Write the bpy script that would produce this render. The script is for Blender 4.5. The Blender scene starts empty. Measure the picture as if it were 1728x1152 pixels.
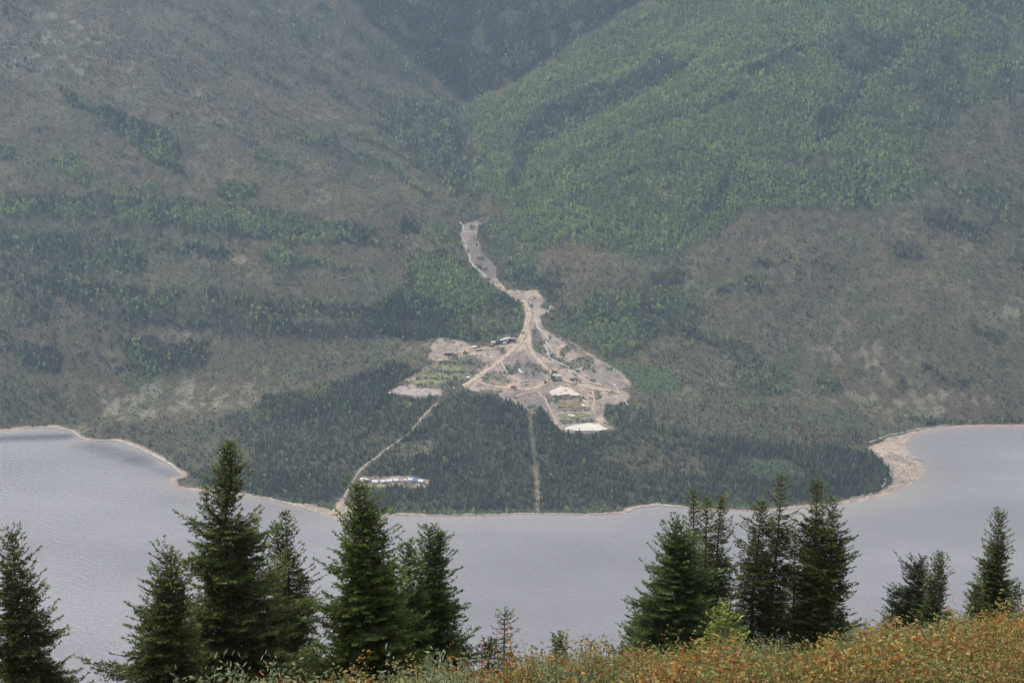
import bpy, math, random, time
import numpy as np
from mathutils import Vector, Matrix

T0 = time.time()
random.seed(7)
RNG = np.random.default_rng(11)
SC = bpy.context.scene
COL = SC.collection

# ------------------------------------------------------------------ camera
H = 760.0                      # camera height above the lake (lake is z = 0)
PITCH = math.radians(18.0)
FPX = 2660.0                   # focal length in pixels of a 1728 wide frame
CP, SP = math.cos(PITCH), math.sin(PITCH)
cam_d = bpy.data.cameras.new("camera")
cam_d.sensor_width = 36.0
cam_d.lens = 36.0 * FPX / 1728.0
cam_d.clip_start = 0.5
cam_d.clip_end = 20000
cam = bpy.data.objects.new("camera", cam_d)
COL.objects.link(cam)
cam.location = (0, 0, H)
cam.rotation_euler = (math.radians(90) - PITCH, 0, 0)
SC.camera = cam


def ray(px, py):
    u = (px - 864.0) / FPX
    v = (576.0 - py) / FPX
    return u, CP + v * SP, -SP + v * CP


def project(X, Y, Z):
    dz = Z - H
    f = Y * CP - dz * SP
    up = Y * SP + dz * CP
    return 864 + FPX * X / f, 576 - FPX * up / f


# ------------------------------------------------------------------ noise
def _hash(ix, iy, seed):
    h = (ix.astype(np.int64) * 374761393 + iy.astype(np.int64) * 668265263 + seed * 1274126177) & 0xFFFFFFFF
    h = ((h ^ (h >> 13)) * 1274126177) & 0xFFFFFFFF
    h = h ^ (h >> 16)
    return (h & 0xFFFFFF) / float(0xFFFFFF)


def vnoise(x, y, seed=0):
    x = np.asarray(x, float); y = np.asarray(y, float)
    x, y = x * .788 - y * .616 + 3.7, x * .616 + y * .788 + 8.1
    ix = np.floor(x); iy = np.floor(y)
    fx = x - ix; fy = y - iy
    fx = fx * fx * (3 - 2 * fx); fy = fy * fy * (3 - 2 * fy)
    a = _hash(ix, iy, seed); b = _hash(ix + 1, iy, seed)
    c = _hash(ix, iy + 1, seed); d = _hash(ix + 1, iy + 1, seed)
    return (a + (b - a) * fx) * (1 - fy) + (c + (d - c) * fx) * fy


def fbm(x, y, seed=0, octv=4):
    s = 0; amp = 0.5; tot = 0
    for k in range(octv):
        s = s + amp * vnoise(x, y, seed + 17 * k)
        tot += amp
        x = x * 2.03 + 5.3; y = y * 2.03 + 1.7; amp *= 0.5
    return s / tot - 0.5


def sstep(a, b, x):
    t = np.clip((x - a) / (b - a), 0, 1)
    return t * t * (3 - 2 * t)


# ------------------------------------------------------------------ shoreline
SHORE_PX = [(0, 728), (40, 724), (90, 724), (120, 729), (138, 741), (165, 744), (200, 745), (235, 757), (265, 772),
            (290, 786), (308, 802), (288, 806), (285, 814), (300, 823), (340, 829), (400, 834), (450, 843), (500, 855), (540, 866),
            (566, 876), (580, 877), (584, 864), (600, 862), (612, 868), (650, 869), (720, 872), (800, 872), (880, 869), (950, 868), (1000, 870),
            (1050, 868), (1070, 858), (1110, 853), (1150, 856), (1180, 862), (1240, 863), (1290, 864), (1350, 858), (1420, 850),
            (1470, 842), (1510, 832), (1545, 812), (1562, 795), (1557, 780), (1535, 765), (1527, 748), (1540, 734), (1575, 724),
            (1630, 719), (1728, 718)]


def px_to_z0(px, py, z=0.0):
    dx, dy, dz = ray(px, py)
    t = (z - H) / dz
    return dx * t, dy * t


shore = [px_to_z0(*p) for p in SHORE_PX]
shore = [(-4200, 1700), (-2500, 1900), (-1300, 1965)] + shore + [(1200, 1985), (2500, 1930), (4200, 1750)]
shore = np.array(shore)


def seg_dist(X, Y, P):
    """distance to polyline P and side-less nearest distance"""
    best = np.full(X.shape, 1e18)
    for i in range(len(P) - 1):
        ax, ay = P[i]; bx, by = P[i + 1]
        ux, uy = bx - ax, by - ay
        L2 = ux * ux + uy * uy + 1e-9
        t = np.clip(((X - ax) * ux + (Y - ay) * uy) / L2, 0, 1)
        d = (X - ax - t * ux) ** 2 + (Y - ay - t * uy) ** 2
        np.minimum(best, d, out=best)
    return np.sqrt(best)


def inside(X, Y, P):
    c = np.zeros(X.shape, bool)
    n = len(P)
    for i in range(n):
        ax, ay = P[i]; bx, by = P[(i + 1) % n]
        if ay == by:
            continue
        cond = ((ay > Y) != (by > Y)) & (X < (bx - ax) * (Y - ay) / (by - ay) + ax)
        c ^= cond
    return c


LAND_POLY = np.vstack([shore, [(4200, 9000), (-4200, 9000)]])


def shore_sd(X, Y):
    d = seg_dist(X, Y, shore)
    return np.where(inside(X, Y, LAND_POLY), d, -d)


# ------------------------------------------------------------------ terrain
def xv(Y):
    return np.interp(Y, [1900, 2202, 2483, 2560, 2900, 3300, 3700, 4200], [30, 20, -45, -78, -95, -70, 60, 240])


def smax(a, b, k):
    h = np.clip(0.5 + 0.5 * (a - b) / k, 0, 1)
    return b + (a - b) * h + k * h * (1 - h)


def height(X, Y, detail=True):
    X = np.asarray(X, float); Y = np.asarray(Y, float)
    ds = shore_sd(X, Y)
    zin = 0.19 * ds - 0.13 * np.minimum(ds, 16)
    zf = np.where(ds > 0, zin, np.maximum(0.10 * ds, -22))
    wig = fbm(X / 420, Y / 420, 3, 3)
    L = 0.56 * (Y - 1958) - 0.05 * (X + 700) + wig * 40
    R = 0.54 * (Y - 1990) + 0.035 * (X - 700) + wig * 40
    w = sstep(-250, 250, X)
    M = L * (1 - w) + R * w
    dx = X - xv(Y)
    s = np.where(dx < 0, 0.30, 0.40)
    floor_ = 98 + 0.235 * (Y - 2202) + 0.45 * np.maximum(Y - 2980, 0)
    rib = fbm((Y - 0.25 * np.abs(X)) / 120, X / 700, 9, 3)
    V = floor_ + s * (np.sqrt(dx * dx + 28 ** 2) - 28) + rib * 34 * sstep(40, 260, np.abs(dx))
    M = -smax(-M, -V, 45)
    up = sstep(10, 90, ds)
    M = M + up * (fbm(X / 150, Y / 150, 5, 4) * 14 + fbm(X / 38, Y / 38, 6, 2) * 3.0)
    z = np.where(ds > 0, smax(zf, M, 14 * up + 0.01), zf)
    if detail:
        z = z + sstep(4, 60, ds) * (fbm(X / 30, Y / 30, 8, 3) * 2.2)
    # creek gully
    cd = np.abs(dx)
    z = z - 6.0 * np.exp(-(cd / 16) ** 2) * sstep(2230, 2330, Y)
    return z


ys = np.concatenate([np.arange(1560, 1670, 10), np.arange(1670, 2330, 2.4), np.arange(2330, 3000, 4.5), np.arange(3000, 4010, 11)])
xs = np.concatenate([np.arange(-2100, -1100, 30), np.arange(-1100, -760, 7), np.arange(-760, -460, 3.0), np.arange(-460, 500, 2.0), np.arange(500, 800, 3.0), np.arange(800, 1150, 7), np.arange(1150, 2101, 30)])
GX, GY = np.meshgrid(xs, ys)
fx, fy = GX.ravel(), GY.ravel()
GZ = height(fx, fy)
nx, ny = len(xs), len(ys)
GZ2 = GZ.reshape(ny, nx)
print('grid', time.time() - T0, nx * ny)


def tz(X, Y):
    """height of the built mesh (bilinear)"""
    X = np.atleast_1d(np.asarray(X, float)); Y = np.atleast_1d(np.asarray(Y, float))
    i = np.clip(np.searchsorted(xs, X) - 1, 0, nx - 2); j = np.clip(np.searchsorted(ys, Y) - 1, 0, ny - 2)
    u = (X - xs[i]) / (xs[i + 1] - xs[i]); v = (Y - ys[j]) / (ys[j + 1] - ys[j])
    return (GZ2[j, i] * (1 - u) + GZ2[j, i + 1] * u) * (1 - v) + (GZ2[j + 1, i] * (1 - u) + GZ2[j + 1, i + 1] * u) * v


def at(px, py, h=None):
    """world point on the far terrain seen at photograph pixel (px, py)"""
    px = np.atleast_1d(np.asarray(px, float)); py = np.atleast_1d(np.asarray(py, float))
    dx, dy, dz = ray(px, py)
    dx = dx * np.ones_like(dy)
    lo = np.full(px.shape, 1450.0)
    t = np.full(px.shape, 1500.0)
    hit = np.zeros(px.shape, bool)
    step = 12.0
    prev = t.copy()
    for k in range(260):
        z = tz(dx * t, dy * t)
        below = (H + dz * t) < z
        new = below & ~hit
        lo[new] = prev[new]
        hi_new = t
        if k == 0:
            hi = t.copy()
        hi[new] = t[new]
        hit |= below
        if hit.all():
            break
        prev = np.where(hit, prev, t)
        t = np.where(hit, t, t + step)
    for _ in range(9):
        m = 0.5 * (lo + hi)
        b = (H + dz * m) < tz(dx * m, dy * m)
        hi = np.where(b, m, hi); lo = np.where(b, lo, m)
    m = 0.5 * (lo + hi)
    return np.stack([dx * m, dy * m, tz(dx * m, dy * m)], 1)


def P(pts):
    a = np.array(pts, float)
    return at(a[:, 0], a[:, 1])[:, :2]


# ------------------------------------------------------------------ land cover, traced as a map in world metres
# fields: S spruce, A aspen, B bare ground, Pp pale dry ground, G green herbs, W brushy willow
def densify(pts, step=28):
    out = []
    for i in range(len(pts)):
        (x0, y0), (x1, y1) = pts[i], pts[(i + 1) % len(pts)]
        n = max(1, int(math.hypot(x1 - x0, y1 - y0) / step))
        out += [(x0 + (x1 - x0) * k / n, y0 + (y1 - y0) * k / n) for k in range(n)]
    return out


def poly(pts): return ('poly', P(densify(pts)))
def line(pts, w): return ('line', P(pts), w)


COVER = []   # (shape, soft, {field: value})


def paint(shape, soft, **kw):
    COVER.append((shape, soft, kw))


# big right face
paint(poly([(1120, -10), (960, 85), (850, 160), (826, 195), (812, 250), (806, 320), (850, 345), (868, 400), (905, 425), (960, 400), (1010, 412), (1080, 430), (1140, 425), (1200, 392),
            (1262, 352), (1340, 350), (1400, 352), (1470, 350), (1545, 325), (1560, 300), (1640, 245), (1690, 170), (1728, 150), (1728, -10)]), 30, S=.24, A=1.0, Pp=.0, W=.25)
paint(poly([(1500, 120), (1560, 60), (1600, -10), (1728, -10), (1728, 420), (1600, 330), (1560, 290)]), 60, S=.55, A=.28, Pp=.12)
paint(poly([(861, 222), (951, 163), (1090, 118), (1180, 96), (1150, 125), (986, 208), (900, 250), (880, 310), (855, 330)]), 34, S=.85, A=.22)
paint(poly([(1100, 92), (1147, 98), (1110, 127), (1060, 150)]), 12, S=.8, A=.2)
paint(poly([(1392, 95), (1399, 66), (1465, 55), (1567, 47), (1537, 66), (1486, 124), (1465, 124), (1457, 160), (1428, 204), (1413, 233), (1384, 248), (1373, 233), (1373, 186), (1413, 179), (1446, 139)]), 34, S=.85, A=.18)
paint(line([(1250, 130), (1340, 90), (1400, 70)], 14), 12, S=.8, A=.25)
paint(line([(1000, 260), (1120, 200), (1240, 170)], 9), 14, S=.75, A=.35)
paint(line([(940, 350), (1040, 300), (1150, 280)], 9), 14, S=.75, A=.4)
paint(line([(1150, 395), (1200, 350), (1230, 300)], 10), 14, S=.75, A=.3)
paint(poly([(1620, 95), (1690, 92), (1680, 150), (1640, 160)]), 14, S=.2, A=.9)
paint(poly([(1570, 20), (1620, 10), (1660, 60), (1600, 75)]), 14, S=.3, A=.8)
paint(poly([(1520, 270), (1640, 180), (1720, 170), (1728, 330), (1600, 300)]), 30, S=.32, A=.05, Pp=.35)
paint(poly([(1310, 268), (1380, 262), (1430, 268), (1470, 258), (1430, 282), (1330, 285)]), 10, S=.3, A=.15, Pp=.2)
paint(poly([(1425, 200), (1500, 190), (1545, 195), (1530, 205), (1480, 205)]), 8, S=.4, A=.12, Pp=.2)
paint(poly([(1378, 285), (1450, 270), (1540, 290), (1530, 335), (1470, 352), (1400, 350), (1370, 320)]), 16, S=.45, A=.65)
# soft light-green meadow streaks on the face
paint(line([(1255, 105), (1300, 90), (1335, 75)], 8), 8, S=.02, A=.12, G=1)
paint(line([(1180, 50), (1260, 20), (1330, 5)], 7), 10, S=.05, A=.3, G=.9)
paint(line([(1120, 210), (1180, 195), (1230, 180)], 6), 8, S=.05, A=.25, G=.9)
paint(poly([(1110, 320), (1140, 312), (1150, 325), (1120, 332)]), 6, S=0, A=.05, Pp=.9)
paint(line([(900, 410), (950, 385), (1000, 360)], 12), 12, S=.05, A=.5, G=.8)
# valley, dark
paint(poly([(585, -10), (640, 55), (720, 118), (800, 172), (850, 148), (950, 84), (1095, -10)]), 22, S=.95, A=.12, Pp=0)
paint(poly([(640, 170), (700, 165), (800, 190), (800, 345), (760, 325), (700, 270), (650, 225)]), 60, S=.6, A=.3, Pp=.02)
paint(poly([(800, 190), (830, 195), (880, 215), (862, 250), (850, 300), (800, 300)]), 12, S=.35, A=.6)
paint(poly([(800, 170), (828, 158), (832, 190), (800, 200)]), 8, S=.1, A=.95)
# left face dark streaks that run down to the valley
for pts, w in [([(500, 59), (620, 153), (690, 180)], 16), ([(500, 97), (570, 160), (650, 222)], 14), ([(500, 233), (646, 274), (708, 319), (778, 361)], 14),
               ([(552, 14), (656, 104), (715, 146), (788, 194)], 16), ([(382, 222), (430, 245), (486, 280)], 9), ([(340, 80), (420, 120), (480, 150)], 12),
               ([(360, 40), (430, 90), (520, 130)], 9), ([(590, 230), (660, 250), (720, 290), (790, 345)], 12), ([(460, 20), (540, 60), (600, 110)], 10),
               ([(300, 60), (350, 95), (380, 115)], 8), ([(210, 95), (260, 110), (300, 140)], 7), ([(280, 5), (340, 30), (380, 60)], 8),
               ([(420, 160), (470, 195), (560, 230)], 7)]:
    paint(line(pts, w * .8), 20, S=.50, A=.26)
paint(line([(655, 275), (690, 305), (720, 325)], 7), 8, S=.3, A=.85)
paint(line([(425, 255), (470, 275), (500, 285)], 8), 8, S=.3, A=.85)
paint(poly([(0, 0), (70, 0), (60, 45), (0, 30)]), 30, S=.5, A=.1, Pp=.4)
paint(poly([(94, 149), (115, 153), (146, 167), (194, 187), (243, 205), (292, 226), (306, 250), (302, 278), (319, 295), (292, 295), (257, 274), (222, 243), (180, 215), (146, 187), (100, 163)]), 9, S=.85, A=.5)
paint(poly([(235, 240), (290, 240), (300, 280), (270, 278)]), 10, S=.4, A=.9)
paint(poly([(76, 260), (139, 267), (160, 312), (132, 316), (100, 292)]), 10, S=.35, A=.75)
paint(poly([(358, 312), (430, 310), (432, 335), (385, 339)]), 8, S=.6, A=.7)
paint(poly([(55, 213), (85, 213), (88, 222), (58, 223)]), 6, S=.6, A=.6)
paint(poly([(0, 245), (22, 250), (22, 268), (0, 268)]), 6, S=.6, A=.7)
paint(poly([(195, 258), (212, 258), (216, 268), (198, 268)]), 5, S=.2, A=.9)
paint(poly([(200, 316), (260, 314), (290, 337), (205, 330)]), 8, S=.3, A=.8)
# left bench bands
paint(poly([(0, 328), (160, 330), (330, 336), (480, 352), (640, 388), (640, 420), (474, 408), (255, 384), (0, 366)]), 14, S=.62, A=.28, Pp=.03)
paint(poly([(0, 338), (62, 342), (58, 364), (0, 360)]), 6, S=.3, A=.8)
paint(poly([(95, 345), (135, 347), (130, 368), (90, 366)]), 6, S=.3, A=.8)
paint(poly([(190, 350), (250, 345), (265, 385), (200, 380)]), 8, S=.3, A=.8)
paint(poly([(270, 350), (365, 348), (500, 372), (600, 400), (600, 415), (474, 404), (365, 386), (280, 375)]), 10, S=.4, A=.62)
paint(poly([(0, 389), (164, 389), (255, 404), (401, 420), (365, 434), (237, 420), (179, 446), (120, 466), (73, 450), (0, 440)]), 12, S=.62, A=.38, Pp=.0)
paint(poly([(190, 424), (245, 422), (250, 462), (195, 466)]), 8, S=.8, A=.4)
paint(poly([(73, 466), (200, 480), (255, 492), (328, 488), (474, 499), (680, 528), (640, 575), (474, 570), (328, 562), (219, 548), (138, 524), (87, 495)]), 12, S=.66, A=.25, Pp=.04)
paint(poly([(441, 420), (470, 418), (532, 440), (540, 450), (456, 452)]), 8, S=.4, A=.8)
paint(poly([(540, 440), (600, 450), (610, 468), (560, 462)]), 8, S=.5, A=.5)
paint(poly([(33, 575), (102, 582), (106, 626), (47, 632), (30, 600)]), 8, S=.75, A=.45)
paint(poly([(200, 572), (346, 578), (350, 608), (273, 621), (235, 655), (193, 643), (219, 612)]), 8, S=.75, A=.4)
paint(poly([(193, 632), (235, 640), (233, 656), (200, 652)]), 6, S=.3, A=.9)
paint(poly([(0, 550), (30, 560), (25, 588), (0, 588)]), 8, S=.6, A=.6)
paint(poly([(0, 440), (80, 470), (100, 520), (60, 560), (0, 530)]), 25, S=.5, A=.12, Pp=.08)
paint(poly([(0, 640), (110, 650), (130, 715), (0, 718)]), 25, S=.38, A=.08, Pp=.15)
# wood on the hill left of the road
paint(poly([(690, 440), (740, 425), (790, 445), (850, 478), (886, 512), (884, 552), (872, 562), (830, 572), (740, 572), (650, 562), (636, 520), (680, 480)]), 12, S=.72, A=.5, Pp=0)
paint(poly([(640, 520), (740, 530), (760, 570), (680, 575), (640, 560)]), 12, S=.95, A=.12)
paint(poly([(700, 440), (760, 435), (815, 470), (840, 500), (780, 515), (700, 500)]), 12, S=.3, A=1.0)
paint(poly([(785, 530), (860, 510), (880, 545), (860, 566), (800, 560)]), 10, S=.45, A=.2, Pp=.15)
paint(poly([(672, 372), (700, 372), (705, 395), (675, 395)]), 6, S=.95, A=.1)
paint(poly([(700, 380), (780, 385), (785, 430), (740, 425)]), 16, S=.45, A=.5)
# right of the upper creek, brush
paint(poly([(815, 365), (860, 370), (875, 420), (905, 440), (860, 450), (825, 425)]), 8, S=.15, A=.2, W=.9, G=.2)
paint(poly([(850, 445), (890, 450), (935, 480), (945, 510), (900, 490), (848, 470)]), 8, S=.6, A=.15, W=.6)
# right foot of the slope
paint(poly([(950, 530), (1000, 500), (1060, 490), (1160, 498), (1190, 530), (1120, 560), (1075, 590), (1070, 605), (1025, 606), (985, 578)]), 12, S=.55, A=.45, Pp=0, W=.3)
paint(poly([(987, 548), (1060, 545), (1074, 580), (1029, 600), (987, 576)]), 8, S=.35, A=.95)
paint(poly([(1040, 500), (1090, 495), (1075, 520), (1045, 525)]), 8, S=.1, A=.9)
paint(poly([(915, 545), (950, 540), (990, 560), (985, 585), (950, 570)]), 8, S=.15, A=.05, W=.9, G=.3)
paint(poly([(1090, 470), (1150, 440), (1165, 480), (1120, 495)]), 12, S=.6, A=.2)
paint(poly([(1482, 404), (1570, 408), (1566, 446), (1512, 438)]), 34, S=.62, A=.08, Pp=0)
paint(poly([(1551, 354), (1654, 377), (1665, 412), (1539, 377)]), 34, S=.62, A=.08, Pp=0)
paint(poly([(1467, 628), (1528, 640), (1528, 655), (1480, 648)]), 14, S=.6, A=.02, Pp=0)
paint(poly([(1550, 618), (1635, 636), (1625, 658), (1570, 640)]), 14, S=.6, A=.02, Pp=0)
paint(poly([(1640, 552), (1700, 560), (1690, 582), (1646, 572)]), 14, S=.6, A=.02, Pp=0)
paint(poly([(1245, 590), (1300, 610), (1335, 637), (1335, 667), (1272, 664), (1234, 633)]), 12, S=.5, A=.5)
paint(poly([(1375, 637), (1417, 640), (1415, 668), (1380, 665)]), 8, S=.6, A=.35)
paint(poly([(1200, 560), (1260, 580), (1290, 605), (1240, 610), (1200, 585)]), 10, S=.6, A=.2)
paint(poly([(1250, 470), (1290, 468), (1295, 496), (1256, 496)]), 8, S=.6, A=.5)
paint(poly([(1210, 470), (1245, 480), (1240, 500), (1212, 492)]), 8, S=.6, A=.1)
paint(poly([(1270, 440), (1312, 440), (1310, 455), (1280, 455)]), 8, S=.7, A=.1)
paint(poly([(1110, 520), (1170, 540), (1200, 580), (1120, 570)]), 16, S=.55, A=.2)
paint(poly([(1520, 690), (1590, 705), (1728, 708), (1728, 716), (1575, 716), (1510, 712)]), 8, S=.6, A=.25, Pp=0)
# pale dry ground
paint(poly([(0, 10), (120, 20), (200, 60), (140, 130), (0, 120)]), 35, Pp=1.0)
paint(line([(230, 110), (330, 170), (420, 215)], 34), 26, Pp=.8)
paint(line([(60, 130), (110, 140)], 25), 20, Pp=.7)
paint(poly([(150, 640), (365, 632), (400, 685), (182, 712)]), 22, Pp=1.0, S=.06)
paint(line([(400, 435), (440, 465), (470, 495)], 9), 10, Pp=1.0, S=.02)
paint(line([(290, 550), (340, 580)], 10), 10, Pp=1.0)
paint(line([(495, 538), (600, 542)], 4), 4, Pp=1.0, S=.1)
paint(poly([(1370, 590), (1440, 560), (1560, 600), (1500, 650)]), 30, Pp=1.0, S=.08)
paint(poly([(1430, 664), (1692, 655), (1680, 706), (1520, 706)]), 22, Pp=1.0, S=.1)
paint(poly([(1640, 480), (1728, 470), (1728, 545), (1670, 530)]), 26, Pp=.9, S=.12)
paint(poly([(1560, 390), (1620, 400), (1640, 440), (1580, 430)]), 26, Pp=.6)
paint(poly([(1150, 470), (1210, 490), (1210, 510), (1160, 500)]), 14, Pp=.8, S=.1)
# the fan: spruce wood in belts of different density
paint(poly([(150, 746), (140, 722), (400, 700), (420, 730), (450, 780), (330, 810), (308, 800), (260, 765), (200, 742)]), 20, S=.34, A=.02, Pp=.10, W=.0)
paint(poly([(380, 705), (440, 680), (520, 655), (600, 640), (650, 630), (740, 668), (728, 690), (640, 765), (600, 795), (570, 862), (430, 836), (330, 815), (312, 800), (420, 770)]), 18, S=.60, A=.04, Pp=.03)
paint(poly([(440, 672), (520, 655), (620, 630), (660, 610), (705, 625), (655, 660), (645, 690), (560, 700), (450, 715)]), 12, S=.9, A=.22)
paint(poly([(415, 688), (455, 690), (455, 708), (425, 710)]), 8, S=.2, A=.95)
paint(poly([(515, 657), (555, 650), (555, 668), (520, 670)]), 8, S=.4, A=.8)
paint(poly([(350, 800), (520, 790), (570, 800), (560, 862), (430, 838), (340, 818)]), 16, S=.82, A=.14)
paint(poly([(612, 800), (660, 745), (740, 690), (775, 663), (830, 665), (890, 690), (930, 700), (945, 730), (1030, 735), (1080, 690), (1160, 690), (1260, 720), (1380, 745), (1475, 770), (1502, 800), (1492, 832),
            (1330, 848), (1180, 852), (1050, 858), (900, 862), (640, 864), (612, 850)]), 10, S=.72, A=.04, Pp=0)
paint(poly([(1080, 680), (1200, 670), (1400, 690), (1500, 710), (1470, 755), (1330, 750), (1180, 735), (1090, 715)]), 24, S=.32, A=.03, Pp=.08)
paint(poly([(1000, 765), (1080, 750), (1180, 770), (1190, 800), (1080, 800)]), 20, S=.42, A=.02)
paint(poly([(1200, 735), (1400, 755), (1480, 765), (1505, 800), (1480, 838), (1330, 848), (1300, 800), (1180, 770)]), 18, S=.86, A=.04)
paint(poly([(1270, 775), (1310, 770), (1350, 785), (1360, 800), (1290, 805), (1240, 790)]), 7, S=.12, A=.08, W=1.0, G=.2)
paint(line([(1030, 700), (1060, 720), (1130, 745), (1200, 752)], 9), 8, S=.3, A=.15, W=.9)
paint(poly([(1020, 680), (1080, 680), (1110, 720), (1050, 730), (1010, 705)]), 8, S=.48, A=.2, W=.6)
paint(poly([(680, 745), (740, 742), (745, 758), (690, 775), (665, 768)]), 7, S=.25, A=.05, Pp=.7)
paint(line([(640, 866), (760, 866), (900, 864), (1040, 862)], 7), 5, S=.1, A=.35, W=.8, G=.5)
paint(line([(430, 838), (500, 850), (560, 862)], 7), 5, S=.1, A=.3, W=.8, G=.5)
paint(line([(1100, 848), (1190, 852), (1320, 850)], 5), 5, S=.2, A=.2, W=.8, G=.5)
paint(poly([(520, 845), (560, 845), (570, 862), (540, 864)]), 5, S=0, A=.1, W=.8, G=.6)
paint(poly([(1025, 608), (1080, 612), (1133, 628), (1152, 662), (1075, 655), (1040, 630)]), 8, S=.04, A=.04, G=.9, W=.3, Pp=.1)
# ---- bare ground of the placer mine
BARE_SPEC = [
    [(783, 380), (797, 374), (812, 368), (826, 363), (827, 366), (806, 380), (806, 402), (816, 432), (838, 450), (838, 468), (850, 482), (882, 490), (905, 488), (916, 502), (936, 522), (910, 534), (916, 555), (940, 570),
     (965, 578), (985, 592), (1003, 600), (1020, 612), (1050, 630), (1064, 646), (1060, 672), (1040, 682), (1022, 682), (1018, 702), (1034, 724), (990, 732), (948, 730), (930, 712), (915, 692), (900, 700), (890, 694), (880, 686), (850, 674),
     (835, 663), (792, 659), (780, 652), (800, 632), (815, 618), (812, 604), (790, 600), (770, 608), (748, 612), (722, 606), (728, 580), (742, 570), (775, 572), (795, 582), (830, 583), (862, 580), (878, 565), (888, 540), (882, 517),
     (866, 503), (840, 486), (815, 470), (795, 442), (778, 412), (777, 390)],
    [(650, 664), (682, 640), (700, 630), (742, 642), (745, 668), (700, 671)],
    [(548, 866), (566, 858), (573, 842), (588, 842), (592, 860), (600, 866), (582, 880), (556, 876)],
]
BARES = [P(b) for b in BARE_SPEC]
for b in BARES:
    paint(('poly', b), 4, B=1, S=0, A=0, Pp=0, W=.05, G=0)
# green and brushy islands inside it
for pts, v in [([(735, 610), (800, 600), (812, 606), (800, 622), (785, 640), (745, 645), (700, 630)], dict(B=.35, W=.30, G=.5, A=.03)),
               ([(722, 626), (790, 627), (780, 631), (720, 630)], dict(B=.2, W=1.0, G=.3)), ([(738, 608), (790, 612), (800, 616), (740, 615)], dict(B=.2, W=1.0, G=.3)),
               ([(700, 636), (775, 639), (770, 642), (700, 641)], dict(B=.3, W=1.0, G=.3)), ([(775, 640), (800, 628), (812, 612), (822, 610), (812, 628), (785, 645)], dict(B=.45, W=.6, G=.2)),
               ([(850, 560), (872, 575), (845, 580)], dict(B=.3, W=.6)),
               ([(893, 560), (903, 550), (918, 575), (915, 600), (900, 590)], dict(B=.25, W=.7, G=.4)),
               ([(950, 612), (990, 600), (1004, 605), (1000, 616), (965, 622)], dict(B=.3, W=.8)),
               ([(940, 566), (985, 592), (995, 604), (960, 590)], dict(B=.55, W=.4)),
               ([(852, 612), (862, 620), (872, 630), (862, 630), (854, 622)], dict(B=.3, W=.9, G=.3)),
               ([(770, 590), (800, 584), (830, 586), (826, 590), (790, 596)], dict(B=.9, W=.05)),
               ([(815, 632), (835, 625), (850, 632), (862, 645), (850, 651), (822, 648)], dict(B=.5, W=.12, G=.5)),
               ([(748, 568), (765, 572), (770, 578), (752, 580)], dict(B=.4, W=.5)),
               ([(932, 668), (950, 664), (985, 668), (990, 674), (940, 676)], dict(B=.3, W=.9)),
               ([(936, 688), (995, 688), (998, 694), (940, 695)], dict(B=.5, W=.7)),
               ([(940, 708), (1000, 706), (1010, 712), (950, 716)], dict(B=.4, W=.7, G=.3)),
               ([(902, 690), (912, 688), (926, 705), (930, 722), (906, 715)], dict(B=.05, S=1.0, W=.3)),
               ([(810, 657), (848, 657), (840, 664), (805, 663)], dict(B=.3, W=.4, G=.5)),
               ([(690, 640), (745, 645), (745, 658), (700, 655)], dict(B=.35, W=.7, G=.4))]:
    paint(poly(pts), 2.5, **v)
# camp clearing, road corridors and cut lines
CAMP = P([(604, 803), (636, 805), (700, 803), (724, 807), (724, 819), (690, 822), (606, 823)])
paint(('poly', CAMP), 4, B=.75, S=0, A=0, W=.1)
ROADS = {
    'valley_road': ([(782, 652), (800, 640), (830, 620), (857, 598), (878, 577), (887, 553), (893, 532), (889, 514), (881, 506)], 7.5),
    'creek_road': ([(888, 548), (893, 565), (893, 585), (905, 605), (922, 622), (938, 633), (960, 645), (1000, 655), (1046, 662)], 6.0),
    'yard_road': ([(800, 641), (818, 650), (840, 652), (862, 657), (885, 656), (903, 658), (915, 647), (926, 642)], 4.5),
    'forest_road': ([(740, 679), (732, 684), (715, 702), (695, 727), (670, 746), (645, 764), (618, 783), (602, 800), (590, 822), (580, 842), (577, 862)], 3.0),
}
for k, (pts, w) in ROADS.items():
    paint(line(pts, w * .5 + (.7 if k == 'forest_road' else 1)), 3, S=0, A=0, W=.0, B=.8)
paint(line([(893, 690), (897, 740), (905, 800), (908, 862)], 3.0), 2.5, S=0, A=0, W=.12, G=.45, Pp=.9, B=.28)
paint(line([(1325, 690), (1330, 748)], 2.0), 2.5, S=.05, A=0, W=.1, G=.7)
# beaches
BEACH_R = P([(1466, 756), (1500, 738), (1540, 728), (1600, 721), (1560, 722), (1530, 738), (1528, 750), (1540, 765), (1560, 785), (1556, 800), (1530, 820), (1490, 838), (1420, 850), (1420, 846), (1480, 832), (1506, 812), (1500, 790), (1478, 770)])
paint(('poly', BEACH_R), 3, B=1, S=0, A=0, W=0, G=0, Pp=0)

for pts, k in [([(786, 395), (810, 395), (820, 430), (845, 455), (842, 475), (815, 462), (795, 435)], .9), ([(862, 600), (885, 590), (905, 615), (925, 640), (890, 652), (868, 630)], .75),
               ([(838, 664), (930, 655), (925, 690), (880, 685)], .7), ([(985, 618), (1030, 622), (1062, 650), (1050, 668), (1000, 645)], .6), ([(905, 650), (950, 640), (960, 652), (925, 665), (930, 700), (915, 690)], .7),
               ([(730, 585), (745, 575), (790, 585), (740, 595)], .35), ([(990, 668), (1040, 672), (1015, 700), (1000, 715), (992, 690)], .5)]:
    paint(poly(pts), 8, K=k)
FIELDS = ['S', 'A', 'B', 'Pp', 'G', 'W', 'K']


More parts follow.
